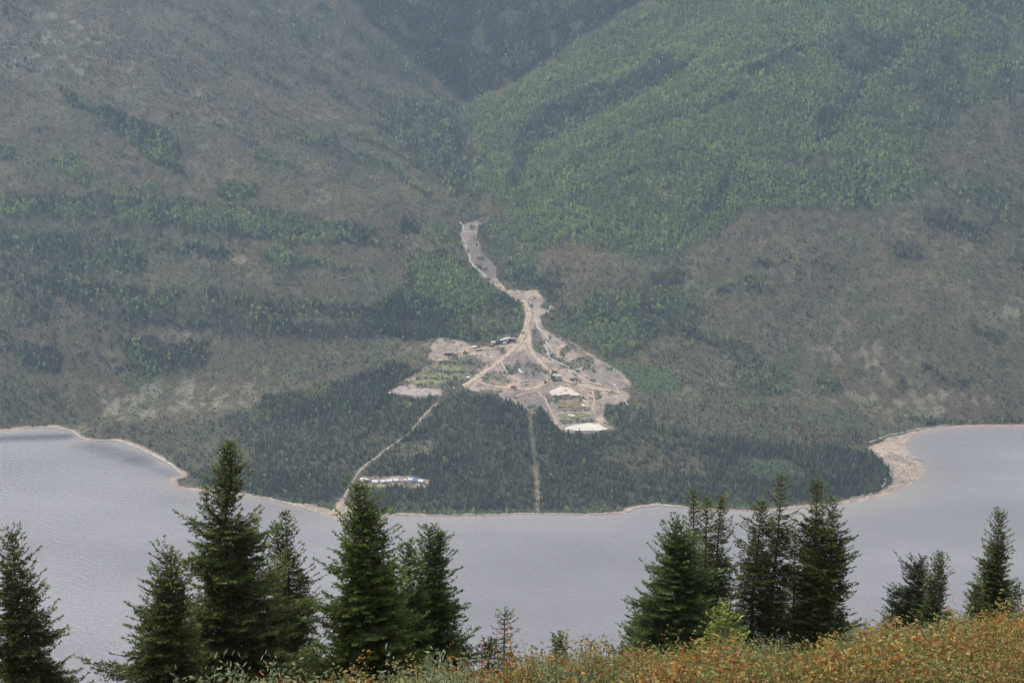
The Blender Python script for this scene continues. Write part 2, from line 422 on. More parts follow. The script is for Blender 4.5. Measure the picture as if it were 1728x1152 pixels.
def cover(X, Y):
    """land cover at world points"""
    n = len(X)
    F = {k: np.zeros(n) for k in FIELDS}
    # domain warp for natural edges
    wx = X + fbm(X / 26, Y / 26, 21, 3) * 16
    wy = Y + fbm(X / 26, Y / 26, 22, 3) * 26
    n1 = fbm(X / 90, Y / 120, 31, 3)
    F['S'][:] = np.clip(.20 + n1 * .55, .02, .6)
    F['A'][:] = np.clip(.02 + fbm(X / 50, Y / 60, 33, 3) * .25, 0, .3)
    F['Pp'][:] = np.clip(.30 + fbm(X / 70, Y / 90, 35, 3) * .7, 0, .8)
    for (shape, soft, kw) in COVER:
        Q = shape[1]
        pad = soft + (shape[2] if shape[0] == 'line' else 0)
        small = soft < 5.5
        a, b = (X + (wx - X) * .3, Y + (wy - Y) * .3) if small and shape[0] == 'poly' else (X, Y) if small else (wx, wy)
        sel = np.where((a > Q[:, 0].min() - pad) & (a < Q[:, 0].max() + pad) & (b > Q[:, 1].min() - pad) & (b < Q[:, 1].max() + pad))[0]
        if len(sel) == 0:
            continue
        x = a[sel]; y = b[sel]
        if shape[0] == 'line':
            d = shape[2] - seg_dist(x, y, Q)
        else:
            d = seg_dist(x, y, np.vstack([Q, Q[:1]]))
            d = np.where(inside(x, y, Q), d, -d)
        m = sstep(-soft * .5, soft * .5, d)
        for k, v in kw.items():
            F[k][sel] += (v - F[k][sel]) * m
    ds = shore_sd(X, Y)
    bw = 2.5 + 11 * vnoise(X / 38, Y / 38, 44) ** 2 + 2 * vnoise(X / 9, Y / 9, 45)
    bm = 1 - sstep(bw - 1.5, bw + 1.5, ds)
    for k in FIELDS:
        F[k] *= (1 - bm)
    bb = F['B'] * sstep(45, 70, ds) * sstep(.56, .70, fbm(X / 16, Y / 22, 66, 3) + .5) * (1 - bm)
    F['W'] = np.maximum(F['W'], bb * .8); F['G'] = np.maximum(F['G'], bb * .35); F['B'] = (F['B'] - bb * .75)
    F['B'] += bm
    F['ds'] = ds
    F['beach'] = bm
    return F


# ------------------------------------------------------------------ helpers
def link(o, parent=None):
    COL.objects.link(o)
    if parent is not None:
        o.parent = parent
    return o


def tag(o, label=None, cat=None, group=None, kind=None):
    if label: o['label'] = label
    if cat: o['category'] = cat
    if group: o['group'] = group
    if kind: o['kind'] = kind
    return o


def empty(name, loc, rz=0.0):
    o = bpy.data.objects.new(name, None)
    o.empty_display_size = 0.3
    o.location = loc
    o.rotation_euler = (0, 0, rz)
    return link(o)


def mesh_np(name, V, Fc, mats=(), col=None, midx=None, smooth=False):
    """V (N,3), Fc (M,k) all faces with k corners"""
    V = np.ascontiguousarray(V, np.float32)
    Fc = np.ascontiguousarray(Fc, np.int32)
    me = bpy.data.meshes.new(name)
    k = Fc.shape[1]
    me.vertices.add(len(V)); me.vertices.foreach_set('co', V.ravel())
    me.loops.add(Fc.size); me.loops.foreach_set('vertex_index', Fc.ravel())
    me.polygons.add(len(Fc))
    me.polygons.foreach_set('loop_start', np.arange(0, Fc.size, k, dtype=np.int32))
    if midx is not None:
        me.polygons.foreach_set('material_index', np.ascontiguousarray(midx, np.int32))
    if smooth:
        me.polygons.foreach_set('use_smooth', np.ones(len(Fc), bool))
    for m in mats:
        me.materials.append(m)
    if col is not None:
        c = np.ones((len(V), 4), np.float32); c[:, :3] = col
        a = me.color_attributes.new('col', 'FLOAT_COLOR', 'POINT')
        a.data.foreach_set('color', c.ravel())
    me.update(calc_edges=True)
    me.validate()
    return me


def obj_np(name, V, Fc, mats=(), parent=None, **kw):
    return link(bpy.data.objects.new(name, mesh_np(name, V, Fc, mats, **kw)), parent)


class MB:
    """collects boxes and tubes, builds one mesh"""
    def __init__(s): s.v = []; s.f = []; s.mi = []
    def add(s, vs, fs, mi=0):
        o = len(s.v); s.v += [tuple(map(float, p)) for p in vs]
        s.f += [tuple(i + o for i in f) for f in fs]; s.mi += [mi] * len(fs); return s
    def box(s, c, d, rz=0, mi=0, taper=1.0, ry=0):
        vs = []
        for sz in (-1, 1):
            k = taper if sz > 0 else 1
            for sx, sy in ((-1, -1), (1, -1), (1, 1), (-1, 1)):
                x, y, z = sx * d[0] / 2 * k, sy * d[1] / 2 * k, sz * d[2] / 2
                x, z = x * math.cos(ry) + z * math.sin(ry), -x * math.sin(ry) + z * math.cos(ry)
                x, y = x * math.cos(rz) - y * math.sin(rz), x * math.sin(rz) + y * math.cos(rz)
                vs.append((c[0] + x, c[1] + y, c[2] + z))
        return s.add(vs, [(3, 2, 1, 0), (4, 5, 6, 7), (0, 1, 5, 4), (1, 2, 6, 5), (2, 3, 7, 6), (3, 0, 4, 7)], mi)
    def tube(s, a, b, r0, r1=None, n=8, mi=0, cap=True):
        r1 = r0 if r1 is None else r1
        a = Vector(a); b = Vector(b); d = (b - a).normalized()
        q = d.orthogonal().normalized(); w = d.cross(q)
        vs = []
        for p, r in ((a, r0), (b, r1)):
            for i in range(n):
                t = 2 * math.pi * i / n
                vs.append(p + (q * math.cos(t) + w * math.sin(t)) * r)
        fs = [(i, (i + 1) % n, n + (i + 1) % n, n + i) for i in range(n)]
        if cap: fs += [tuple(range(n - 1, -1, -1)), tuple(range(n, 2 * n))]
        return s.add(vs, fs, mi)
    def prism(s, prof, y0, y1, mi=0):
        n = len(prof)
        vs = [(x, y0, z) for x, z in prof] + [(x, y1, z) for x, z in prof]
        fs = [(i, (i + 1) % n, n + (i + 1) % n, n + i) for i in range(n)] + [tuple(range(n - 1, -1, -1)), tuple(range(n, 2 * n))]
        return s.add(vs, fs, mi)
    def build(s, name, mats, parent=None, bev=0.0):
        me = bpy.data.meshes.new(name)
        me.from_pydata(s.v, [], s.f)
        for m in (mats if isinstance(mats, (list, tuple)) else [mats]): me.materials.append(m)
        me.polygons.foreach_set('material_index', s.mi)
        me.update()
        o = link(bpy.data.objects.new(name, me), parent)
        if bev:
            b = o.modifiers.new('bevel', 'BEVEL'); b.width = bev; b.segments = 2; b.limit_method = 'ANGLE'
        return o


# ------------------------------------------------------------------ materials
def newmat(name):
    m = bpy.data.materials.new(name); m.use_nodes = True
    nt = m.node_tree; bs = nt.nodes['Principled BSDF']
    bs.inputs['Roughness'].default_value = 0.85
    bs.inputs['Specular IOR Level'].default_value = 0.25
    return m, nt, bs


def nd(nt, t, **kw):
    n = nt.nodes.new(t)
    for k, v in kw.items():
        if k.startswith('i_'): n.inputs[k[2:].replace('_', ' ')].default_value = v
        else: setattr(n, k, v)
    return n


def mixcol(nt, a, b, fac, blend='MIX'):
    m = nt.nodes.new('ShaderNodeMix'); m.data_type = 'RGBA'; m.blend_type = blend
    for s, v in ((6, a), (7, b), (0, fac)):
        if hasattr(v, 'links'): nt.links.new(v, m.inputs[s])
        else: m.inputs[s].default_value = v if s == 0 else (*v, 1) if len(v) == 3 else v
    return m.outputs[2]


def ramp(nt, src, pts):
    r = nt.nodes.new('ShaderNodeValToRGB')
    while len(r.color_ramp.elements) < len(pts): r.color_ramp.elements.new(0.5)
    for e, (p, c) in zip(r.color_ramp.elements, pts):
        e.position = p; e.color = (*c, 1) if isinstance(c, tuple) else (c, c, c, 1)
    nt.links.new(src, r.inputs[0])
    return r.outputs[0]


def noise(nt, scale, detail=3, vec=None, rough=.55):
    n = nd(nt, 'ShaderNodeTexNoise'); n.inputs['Scale'].default_value = scale; n.inputs['Detail'].default_value = detail; n.inputs['Roughness'].default_value = rough
    if vec is not None: nt.links.new(vec, n.inputs['Vector'])
    return n.outputs['Fac']


def objvec(nt, scale=(1, 1, 1)):
    tc = nd(nt, 'ShaderNodeTexCoord'); mp = nd(nt, 'ShaderNodeMapping'); mp.inputs['Scale'].default_value = scale
    nt.links.new(tc.outputs['Object'], mp.inputs['Vector'])
    return mp.outputs[0]


def simple(name, c, rough=.6, var=.15, nscale=2.0, metal=0.0, spec=.4):
    m, nt, bs = newmat(name)
    f = noise(nt, nscale, 4, objvec(nt))
    lo = tuple(max(0, x * (1 - var * 1.6)) for x in c); hi = tuple(min(1, x * (1 + var)) for x in c)
    nt.links.new(ramp(nt, f, [(.3, lo), (.7, hi)]), bs.inputs['Base Color'])
    bs.inputs['Roughness'].default_value = rough; bs.inputs['Metallic'].default_value = metal
    bs.inputs['Specular IOR Level'].default_value = spec
    return m


def tinted_leaf(name, use_col=True, use_tint=True, transl=.25, rough=.7):
    """foliage: per-face colour attribute times a per-instance tint"""
    m, nt, bs = newmat(name)
    c = None
    if use_col:
        a = nd(nt, 'ShaderNodeAttribute', attribute_name='col', attribute_type='GEOMETRY'); c = a.outputs['Color']
    if use_tint:
        t = nd(nt, 'ShaderNodeAttribute', attribute_name='tint', attribute_type='INSTANCER')
        c = t.outputs['Color'] if c is None else mixcol(nt, c, t.outputs['Color'], 1.0, 'MULTIPLY')
    nt.links.new(c, bs.inputs['Base Color'])
    bs.inputs['Roughness'].default_value = rough
    bs.inputs['Specular IOR Level'].default_value = .2
    if transl:
        tr = nd(nt, 'ShaderNodeBsdfTranslucent'); nt.links.new(c, tr.inputs['Color'])
        mx = nd(nt, 'ShaderNodeMixShader'); mx.inputs[0].default_value = transl
        nt.links.new(bs.outputs[0], mx.inputs[1]); nt.links.new(tr.outputs[0], mx.inputs[2])
        nt.links.new(mx.outputs[0], nt.nodes['Material Output'].inputs['Surface'])
    return m


MAT_FAR = tinted_leaf('far_foliage', transl=.15)
MAT_NEEDLE = tinted_leaf('spruce_needles', use_tint=False, transl=.34, rough=.55)
MAT_LEAF = tinted_leaf('shrub_leaves', transl=.35, rough=.6)
MAT_BARK = simple('spruce_bark', (.10, .085, .075), .9, .35, 18)
MAT_TWIG = simple('twig_wood', (.075, .055, .045), .9, .3, 10)
MAT_DRIFT = simple('driftwood', (.62, .57, .50), .85, .25, 1.5)
MAT_SNAG = simple('dead_wood', (.16, .14, .13), .9, .3, 1.0)

# terrain material: colour per vertex, broken up by procedural noise
MAT_GROUND, nt, bs = newmat('mountain_ground')
a = nd(nt, 'ShaderNodeAttribute', attribute_name='col', attribute_type='GEOMETRY')
ov = objvec(nt)
f1 = noise(nt, .35, 5, ov, .7)
f2 = noise(nt, .06, 4, ov, .6)
c = mixcol(nt, a.outputs['Color'], ramp(nt, f1, [(.25, .45), (.5, .95), (.75, 1.7)]), 1.0, 'MULTIPLY')
c = mixcol(nt, c, ramp(nt, f2, [(.3, (.85, .88, .9)), (.7, (1.15, 1.1, 1.05))]), 1.0, 'MULTIPLY')
nt.links.new(c, bs.inputs['Base Color'])
bs.inputs['Roughness'].default_value = .95
bs.inputs['Specular IOR Level'].default_value = .1
bp = nd(nt, 'ShaderNodeBump'); bp.inputs['Strength'].default_value = .6; bp.inputs['Distance'].default_value = 1.2
nt.links.new(f1, bp.inputs['Height']); nt.links.new(bp.outputs[0], bs.inputs['Normal'])

# ------------------------------------------------------------------ far terrain mesh
F = cover(fx, fy)
print('cover', time.time() - T0)


def mixa(c, target, m):
    return c + (np.array(target) - c) * m[:, None]


def ground_color(x, y, F):
    n = len(x)
    c = np.tile(np.array([.114, .097, .055]), (n, 1))                     # brown scrub
    g1 = fbm(x / 45, y / 60, 51, 4) + .5
    c = mixa(c, (.088, .098, .050), sstep(.45, .7, g1) * .8)                 # greener scrub
    c = mixa(c, (.132, .102, .060), sstep(.55, .8, fbm(x / 80, y / 100, 53, 3) + .5) * .7)
    spk = .6 * vnoise(x / 7, y / 10.0, 55) + .4 * vnoise(x / 16, y / 22, 56)
    c = c * (.75 + .5 * vnoise(x / 5, y / 8, 57) * (.6 + .8 * vnoise(x / 30, y / 40, 62)))[:, None]
    c = mixa(c, (.30, .275, .20), np.clip(F['Pp'], 0, 1) * sstep(.45, .8, spk) * .7)
    c = mixa(c, (.050, .058, .034), np.clip(F['S'] * 1.2, 0, 1) * .75)
    c = mixa(c, (.070, .105, .040), np.clip(F['A'], 0, 1) * .7)
    c = mixa(c, (.075, .115, .045), np.clip(F['G'], 0, 1) * .9)
    c = mixa(c, (.055, .085, .045), np.clip(F['W'], 0, 1) * .6)
    b = np.array([.42, .33, .255])[None, :] * (0.78 + .55 * (fbm(x / 12, y / 18, 57, 4) + .5))[:, None]
    gr = sstep(.42, .62, fbm(x / 38, y / 30, 58, 3) + .5)
    b = b + (np.array([.31, .255, .215]) * (0.8 + .4 * vnoise(x / 4, y / 6, 59))[:, None] - b) * gr[:, None] * .8
    b = b + (np.array([.21, .180, .160]) - b) * np.clip(F['K'] * (.6 + .8 * vnoise(x / 7, y / 9, 64)), 0, 1)[:, None]
    c = c + (b - c) * np.clip(F['B'], 0, 1)[:, None]
    bc = np.array([.38, .295, .235])[None, :] * (0.8 + .4 * vnoise(x / 9, y / 5, 60))[:, None]
    c = c + (bc - c) * F['beach'][:, None]
    return c


gc = ground_color(fx, fy, F)
# broken spoil heaps on the bare ground
GZ = GZ + F['B'] * (1 - F['beach']) * sstep(12, 30, F['ds']) * (fbm(fx / 9, fy / 9, 61, 3) * 3.2)
nx, ny = len(xs), len(ys)
idx = np.arange(nx * ny).reshape(ny, nx)
quads = np.stack([idx[:-1, :-1], idx[:-1, 1:], idx[1:, 1:], idx[1:, :-1]], -1).reshape(-1, 4)
terr = obj_np('mountain_terrain', np.stack([fx, fy, GZ], 1), quads, [MAT_GROUND], col=gc, smooth=True)
tag(terr, 'far mountainside and fan across the lake', kind='structure')
ZMAX = float(GZ.max())
GZ2 = GZ.reshape(ny, nx)


def spot(px, py):
    p = at(px, py)[0]
    return Vector((p[0], p[1], float(tz(p[0], p[1])[0])))


# ------------------------------------------------------------------ lake
MAT_WATER, nt, bs = newmat('lake_water')
geo = nd(nt, 'ShaderNodeNewGeometry')
a = nd(nt, 'ShaderNodeAttribute', attribute_name='col', attribute_type='GEOMETRY')
mp = nd(nt, 'ShaderNodeMapping'); mp.inputs['Scale'].default_value = (.5, 1.25, 1); mp.inputs['Rotation'].default_value = (0, 0, math.radians(24))
nt.links.new(geo.outputs['Position'], mp.inputs['Vector'])
wv = noise(nt, .22, 3, mp.outputs[0], .6)
mp2 = nd(nt, 'ShaderNodeMapping'); mp2.inputs['Scale'].default_value = (.6, 1.1, 1); mp2.inputs['Rotation'].default_value = (0, 0, math.radians(-18))
nt.links.new(geo.outputs['Position'], mp2.inputs['Vector'])
wv2 = noise(nt, .55, 3, mp2.outputs[0], .65)
md = nd(nt, 'ShaderNodeMath', operation='MULTIPLY_ADD'); nt.links.new(wv2, md.inputs[0]); md.inputs[1].default_value = .45; nt.links.new(wv, md.inputs[2])
bp = nd(nt, 'ShaderNodeBump'); bp.inputs['Strength'].default_value = .85; bp.inputs['Distance'].default_value = 2.2
nt.links.new(md.outputs[0], bp.inputs['Height']); nt.links.new(bp.outputs[0], bs.inputs['Normal'])
big = noise(nt, .006, 3, mp.outputs[0], .5)
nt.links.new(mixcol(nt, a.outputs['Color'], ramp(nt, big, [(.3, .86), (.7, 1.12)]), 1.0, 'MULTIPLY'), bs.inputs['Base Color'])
nt.links.new(ramp(nt, big, [(.35, .10), (.65, .26)]), bs.inputs['Roughness'])
bs.inputs['IOR'].default_value = 1.333
bs.inputs['Specular IOR Level'].default_value = .5
lx = np.concatenate([np.arange(-4200, -900, 150), np.arange(-900, 900, 7), np.arange(900, 4201, 150)])
ly = np.concatenate([np.arange(600, 1240, 80), np.arange(1240, 2000, 7), np.arange(2000, 2301, 100)])
LX, LY = np.meshgrid(lx, ly); qx, qy = LX.ravel(), LY.ravel()
dsl = -shore_sd(qx, qy)
wc = np.tile(np.array([.286, .276, .288]), (len(qx), 1))
sh = np.exp(-np.clip(dsl, 0, None) / 14.0)
wc = wc + (np.array([.36, .325, .285]) - wc) * (sh * .75)[:, None]
# silty plume off the eastern point
pl = px_to_z0(1545, 830); pl2 = px_to_z0(1450, 860)
dpl = seg_dist(qx, qy, np.array([px_to_z0(1575, 800), px_to_z0(1530, 838), px_to_z0(1430, 866), px_to_z0(1330, 872)]))
wc = wc + (np.array([.31, .30, .27]) - wc) * (np.exp(-(dpl / 22) ** 2) * .8)[:, None]
# dark mountain reflection in the western bay, painted into the water colour
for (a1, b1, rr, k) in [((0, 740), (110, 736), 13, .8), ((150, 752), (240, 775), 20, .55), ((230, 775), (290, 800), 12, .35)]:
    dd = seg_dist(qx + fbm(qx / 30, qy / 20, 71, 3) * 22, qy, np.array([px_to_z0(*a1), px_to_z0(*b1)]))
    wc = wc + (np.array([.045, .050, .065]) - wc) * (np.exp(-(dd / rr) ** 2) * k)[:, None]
li = np.arange(len(qx)).reshape(len(ly), len(lx))
lq = np.stack([li[:-1, :-1], li[:-1, 1:], li[1:, 1:], li[1:, :-1]], -1).reshape(-1, 4)
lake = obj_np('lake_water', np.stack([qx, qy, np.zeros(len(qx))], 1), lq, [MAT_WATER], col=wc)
tag(lake, 'grey rippled lake water', kind='structure')

# ------------------------------------------------------------------ draped sheets: roads, creek, ponds
def ribbon(name, pts_px, w, mat, lift, wvar=.25, label=None, step=3.0, world=None, kind='structure', wig=0.0):
    W = P(pts_px) if world is None else world
    seg = np.sqrt(((W[1:] - W[:-1]) ** 2).sum(1)); s = np.concatenate([[0], np.cumsum(seg)])
    n = max(4, int(s[-1] / step)); t = np.linspace(0, s[-1], n)
    # smooth path
    x = np.interp(t, s, W[:, 0]); y = np.interp(t, s, W[:, 1])
    k = np.ones(7) / 7
    for _ in range(2):
        xp = np.convolve(np.pad(x, 3, mode='edge'), k, 'valid'); yp = np.convolve(np.pad(y, 3, mode='edge'), k, 'valid')
        xp[0], yp[0], xp[-1], yp[-1] = x[0], y[0], x[-1], y[-1]; x, y = xp, yp
    if wig:
        x = x + (fbm(t / 9, t * 0, 81, 3)) * wig; y = y + (fbm(t / 9, t * 0 + 9, 82, 3)) * wig
    tx = np.gradient(x); ty = np.gradient(y); l = np.hypot(tx, ty) + 1e-9
    nxn, nyn = -ty / l, tx / l
    hw = w / 2 * (1 + wvar * 2 * (fbm(t / 15, t * 0 + 3, 83, 3)))
    m = 5
    V = []
    for j in range(m):
        o = (j / (m - 1) * 2 - 1)
        X = x + nxn * hw * o; Y = y + nyn * hw * o
        V.append(np.stack([X, Y, tz(X, Y) + lift], 1))
    V = np.stack(V, 1).reshape(-1, 3)
    ii = np.arange(n * m).reshape(n, m)
    q = np.stack([ii[:-1, :-1], ii[:-1, 1:], ii[1:, 1:], ii[1:, :-1]], -1).reshape(-1, 4)
    o = obj_np(name, V, q, [mat], smooth=True)
    return tag(o, label, kind=kind)


MAT_ROAD = simple('dirt_road', (.52, .405, .30), .95, .22, .35, spec=.1)
MAT_ROADW = simple('forest_road_dirt', (.36, .30, .25), .95, .2, .35, spec=.1)
MAT_CREEK = simple('creek_white_water', (.55, .52, .48), .35, .3, .5)
MAT_CREEK2 = simple('creek_grey_water', (.46, .43, .40), .3, .2, .4)
for i, (k, (pts, w)) in enumerate(ROADS.items()):
    ribbon(k, pts, w, MAT_ROADW if k == 'forest_road' else MAT_ROAD, .45 + .02 * i, label={'valley_road': 'tan dirt road climbing to the creek mouth', 'creek_road': 'tan dirt road curving along the creek',
           'yard_road': 'dirt track crossing the mine yard', 'forest_road': 'dirt road through the spruces to the lake landing'}[k])
ribbon('creek', [(776, 376), (783, 385), (780, 400), (785, 415), (790, 432), (797, 446), (812, 460), (822, 470)], 2.6, MAT_CREEK, .6, .6, 'white water of the upper creek', wig=9, step=1.6)
ribbon('creek', [(903, 530), (905, 545), (909, 555), (924, 570), (921, 590), (928, 605), (946, 614), (962, 621)], 3.2, MAT_CREEK2, .55, .6, 'grey creek running through the gravel', wig=4, step=1.6)
ribbon('creek', [(965, 626), (985, 640), (1010, 650)], 3.0, MAT_CREEK2, .5, .6, 'wash water runoff below the plant', wig=5, step=1.6)
ribbon('creek', [(1036, 650), (1050, 668), (1056, 676), (1059, 684)], 2.0, MAT_CREEK2, .5, .6, 'creek running out of the yard into the spruces', wig=5, step=1.6)
for i, (tp_, tw_) in enumerate([([(870, 670), (885, 662), (905, 661), (925, 645)], 2.6), ([(918, 647), (900, 638), (880, 642), (868, 655)], 2.2), ([(948, 641), (975, 646), (1000, 644), (1030, 655)], 2.4),
                          ([(905, 660), (920, 672), (928, 690), (936, 712), (948, 727)], 2.2), ([(860, 583), (830, 588), (800, 590), (765, 604), (735, 600)], 3.2), ([(1000, 660), (1003, 680), (1001, 700), (1020, 720)], 2.2),
                          ([(845, 607), (850, 622), (866, 640), (885, 650)], 2.2), ([(925, 655), (960, 648), (985, 655), (1000, 672)], 2.0)]):
    ribbon('vehicle_track', tp_, tw_, MAT_ROAD, .5 + .015 * i, .5, 'tan vehicle track through the gravel yard', wig=3)


def sheet(name, pts_px, mat, lift, label, level=True, warp=2.0):
    W = P(pts_px)
    # resample border with noise
    R = []
    for i in range(len(W)):
        a_, b_ = W[i], W[(i + 1) % len(W)]
        n = max(2, int(np.hypot(*(b_ - a_)) / 1.5))
        for k in range(n):
            R.append(a_ + (b_ - a_) * k / n)
    R = np.array(R)
    for _ in range(2):
        R = (np.roll(R, 1, 0) + R + np.roll(R, -1, 0)) / 3
    R[:, 0] += fbm(R[:, 0] / 5, R[:, 1] / 5, 91, 2) * warp; R[:, 1] += fbm(R[:, 0] / 5, R[:, 1] / 5, 92, 2) * warp * 1.5
    c = R.mean(0)
    rings = np.linspace(1, .0, 8)
    V = []
    for r in rings[:-1]:
        Q = c + (R - c) * r; V.append(np.column_stack([Q, tz(Q[:, 0], Q[:, 1])]))
    n = len(R)
    V = np.vstack(V + [[c[0], c[1], tz(c[0], c[1])[0]]])
    if level: # follows the plane of the slope, smoothed
        A = np.column_stack([V[:, 0], V[:, 1], np.ones(len(V))])
        co = np.linalg.lstsq(A, V[:, 2], rcond=None)[0]
        pz = A @ co
        V[:, 2] = np.maximum(pz, V[:, 2])
    V[:, 2] += lift
    F3 = []
    for k in range(6):
        for i in range(n):
            j = (i + 1) % n
            F3.append((k * n + i, k * n + j, (k + 1) * n + j)); F3.append((k * n + i, (k + 1) * n + j, (k + 1) * n + i))
    for i in range(n):
        F3.append((6 * n + i, 6 * n + (i + 1) % n, 7 * n))
    o = obj_np(name, V, np.array(F3), [mat], smooth=True)
    return tag(o, label, kind='structure')


MAT_CREAM = simple('silt_cream', (.68, .58, .48), .7, .1, .12)
MAT_WHITEP = simple('pond_bright_water', (.74, .70, .58), .25, .12, .25)
MAT_OCHRE = simple('pond_ochre', (.25, .19, .075), .5, .35, .12)
MAT_GREENP = simple('pond_green', (.19, .21, .05), .4, .3, .10)
MAT_TERR = simple('terrace_green', (.20, .20, .085), .9, .35, .10)
MAT_TAN = simple('gravel_pad', (.40, .335, .30), .95, .22, .18)
sheet('settling_pond', [(925, 662), (932, 657), (950, 652), (968, 658), (981, 668), (968, 669), (955, 665), (938, 668), (932, 668)], MAT_CREAM, .5, 'cream silt settling pond below the plant')
sheet('settling_pond', [(935, 682), (945, 677), (980, 676), (990, 684), (984, 688), (945, 687)], MAT_OCHRE, .5, 'ochre settling pond with a pale end')
sheet('settling_pond', [(979, 683), (987, 681), (991, 686), (984, 687)], MAT_WHITEP, .9, 'pale end of the ochre pond', warp=1)
sheet('settling_pond', [(942, 702), (950, 698), (985, 696), (996, 702), (975, 706), (950, 706)], MAT_GREENP, .5, 'green and ochre settling pond')
sheet('settling_pond', [(956, 700), (968, 700), (972, 702.5), (962, 703)], MAT_WHITEP, .9, 'bright strip on the green pond', warp=1)
sheet('settling_pond', [(951, 724), (965, 718), (990, 715), (1012, 716), (1026, 724), (1005, 727), (970, 727)], MAT_WHITEP, .5, 'white settling pond at the lower end of the yard')
sheet('terrace', [(736, 618), (760, 615), (782, 620), (776, 626), (740, 626)], MAT_TERR, .5, 'green terrace below the vehicle yard')
sheet('terrace', [(700, 628), (740, 628), (772, 634), (766, 640), (730, 638), (700, 636)], MAT_TERR, .5, 'green terrace in the middle of the old pads')
sheet('terrace', [(692, 641), (735, 641), (756, 646), (742, 649), (694, 648)], MAT_TERR, .5, 'narrow green terrace over the gravel pad')
sheet('gravel_pad', [(654, 664), (664, 656), (680, 650), (700, 656), (738, 660), (741, 666), (700, 669)], MAT_TAN, .4, 'tan gravel pad at the west end')

# ------------------------------------------------------------------ instance meshes for the far woods
def tri_spray(rng, n, posf, size, up=0.0):
    pass


def far_spruce(seed, rad=.13, lv=15, gap=.08):
    r = np.random.default_rng(seed)
    V = []; Fc = []; Cc = []
    # trunk
    for i in range(4):
        t = i * math.pi / 2
        V.append((.012 * math.cos(t), .012 * math.sin(t), -.05))
    V.append((0, 0, .98))
    for i in range(4): Fc.append((i, (i + 1) % 4, 4))
    Cc += [(.55, .5, .45)] * 5
    for k in range(lv):
        z = gap + (1 - gap) * (k / lv) ** .95
        R = rad * (1 - z) ** .75 * r.uniform(.75, 1.2) + .012
        nb = 6 if k < lv * .6 else 5
        a0 = r.uniform(0, 6.28)
        for b in range(nb):
            an = a0 + 6.283 * b / nb + r.uniform(-.3, .3)
            rr = R * r.uniform(.7, 1.25)
            w = rr * r.uniform(.38, .6) + .012
            ca, sa = math.cos(an), math.sin(an)
            zt = z - rr * r.uniform(.1, .55)
            o = len(V)
            V += [(0, 0, z + .05), (ca * rr - sa * w, sa * rr + ca * w, zt + r.uniform(-.01, .01)), (ca * rr * 1.15, sa * rr * 1.15, zt + .012), (ca * rr + sa * w, sa * rr - ca * w, zt + r.uniform(-.01, .01))]
            Fc += [(o, o + 1, o + 2), (o, o + 2, o + 3)]
            g = r.uniform(.7, 1.3)
            Cc += [(g, g, g)] * 4
    return mesh_np('far_spruce', np.array(V), np.array(Fc), [MAT_FAR], col=np.array(Cc))


def far_aspen(seed, rx=.27, n=70, z0=.25, lobes=5):
    r = np.random.default_rng(seed)
    V = []; Fc = []; Cc = []
    for i in range(4):
        t = i * math.pi / 2
        V.append((.02 * math.cos(t), .02 * math.sin(t), -.05))
    V.append((0, 0, .8))
    for i in range(4): Fc.append((i, (i + 1) % 4, 4))
    Cc += [(2.2, 2.0, 1.8)] * 5
    cs = [(r.uniform(-.12, .12), r.uniform(-.12, .12), r.uniform(z0 + .15, .85), r.uniform(.11, .17)) for _ in range(lobes)]
    for k in range(n):
        c = cs[r.integers(lobes)]
        d = r.normal(size=3); d /= np.linalg.norm(d)
        p = np.array(c[:3]) + d * c[3] * r.uniform(.55, 1.1) * np.array([1.1, 1.1, 1.25])
        s = r.uniform(.035, .075)
        nrm = d + r.normal(size=3) * .5 + np.array([0, 0, .4]); nrm /= np.linalg.norm(nrm)
        q = np.cross(nrm, r.normal(size=3)); q /= np.linalg.norm(q); w = np.cross(nrm, q)
        o = len(V)
        V += [p + q * s, p + w * s * .8, p - q * s, p - w * s * .8]
        Fc += [(o, o + 1, o + 2), (o, o + 2, o + 3)]
        g = r.uniform(.65, 1.35)
        Cc += [(g * r.uniform(.9, 1.15), g, g * .95)] * 4
    return mesh_np('far_aspen', np.array(V), np.array(Fc), [MAT_FAR], col=np.array(Cc))


def far_bush(seed, n=26):
    r = np.random.default_rng(seed)
    V = []; Fc = []; Cc = []
    for k in range(n):
        d = r.normal(size=3); d[2] = abs(d[2]); d /= np.linalg.norm(d)
        p = d * np.array([.6, .6, .75]) * r.uniform(.45, 1)
        s = r.uniform(.16, .3)
        nrm = d + r.normal(size=3) * .5; nrm /= np.linalg.norm(nrm)
        q = np.cross(nrm, r.normal(size=3)); q /= np.linalg.norm(q); w = np.cross(nrm, q)
        o = len(V)
        V += [p + q * s, p + w * s * .7, p - q * s, p - w * s * .7]
        Fc += [(o, o + 1, o + 2), (o, o + 2, o + 3)]
        g = r.uniform(.7, 1.3); Cc += [(g, g, g)] * 4
    return mesh_np('far_bush', np.array(V), np.array(Fc), [MAT_FAR], col=np.array(Cc))


def far_snag(seed):
    r = np.random.default_rng(seed)
    m = MB(); V = []; Fc = []
    for i in range(4):
        t = i * math.pi / 2; V.append((.022 * math.cos(t), .022 * math.sin(t), -.05))
    V.append((r.uniform(-.03, .03), 0, 1))
    for i in range(4): Fc.append((i, (i + 1) % 4, 4))
    for k in range(14):
        z = r.uniform(.2, .9); an = r.uniform(0, 6.28); L = .09 * (1.1 - z) + .02
        o = len(V); ca, sa = math.cos(an), math.sin(an)
        V += [(0, 0, z), (0, 0, z + .02), (ca * L, sa * L, z + r.uniform(-.03, .05))]; Fc.append((o, o + 1, o + 2))
    return mesh_np('far_snag', np.array(V), np.array(Fc), [MAT_FAR], col=np.ones((len(V), 3)))


def hidden(me):
    return bpy.data.objects.new('source_' + me.name, me)


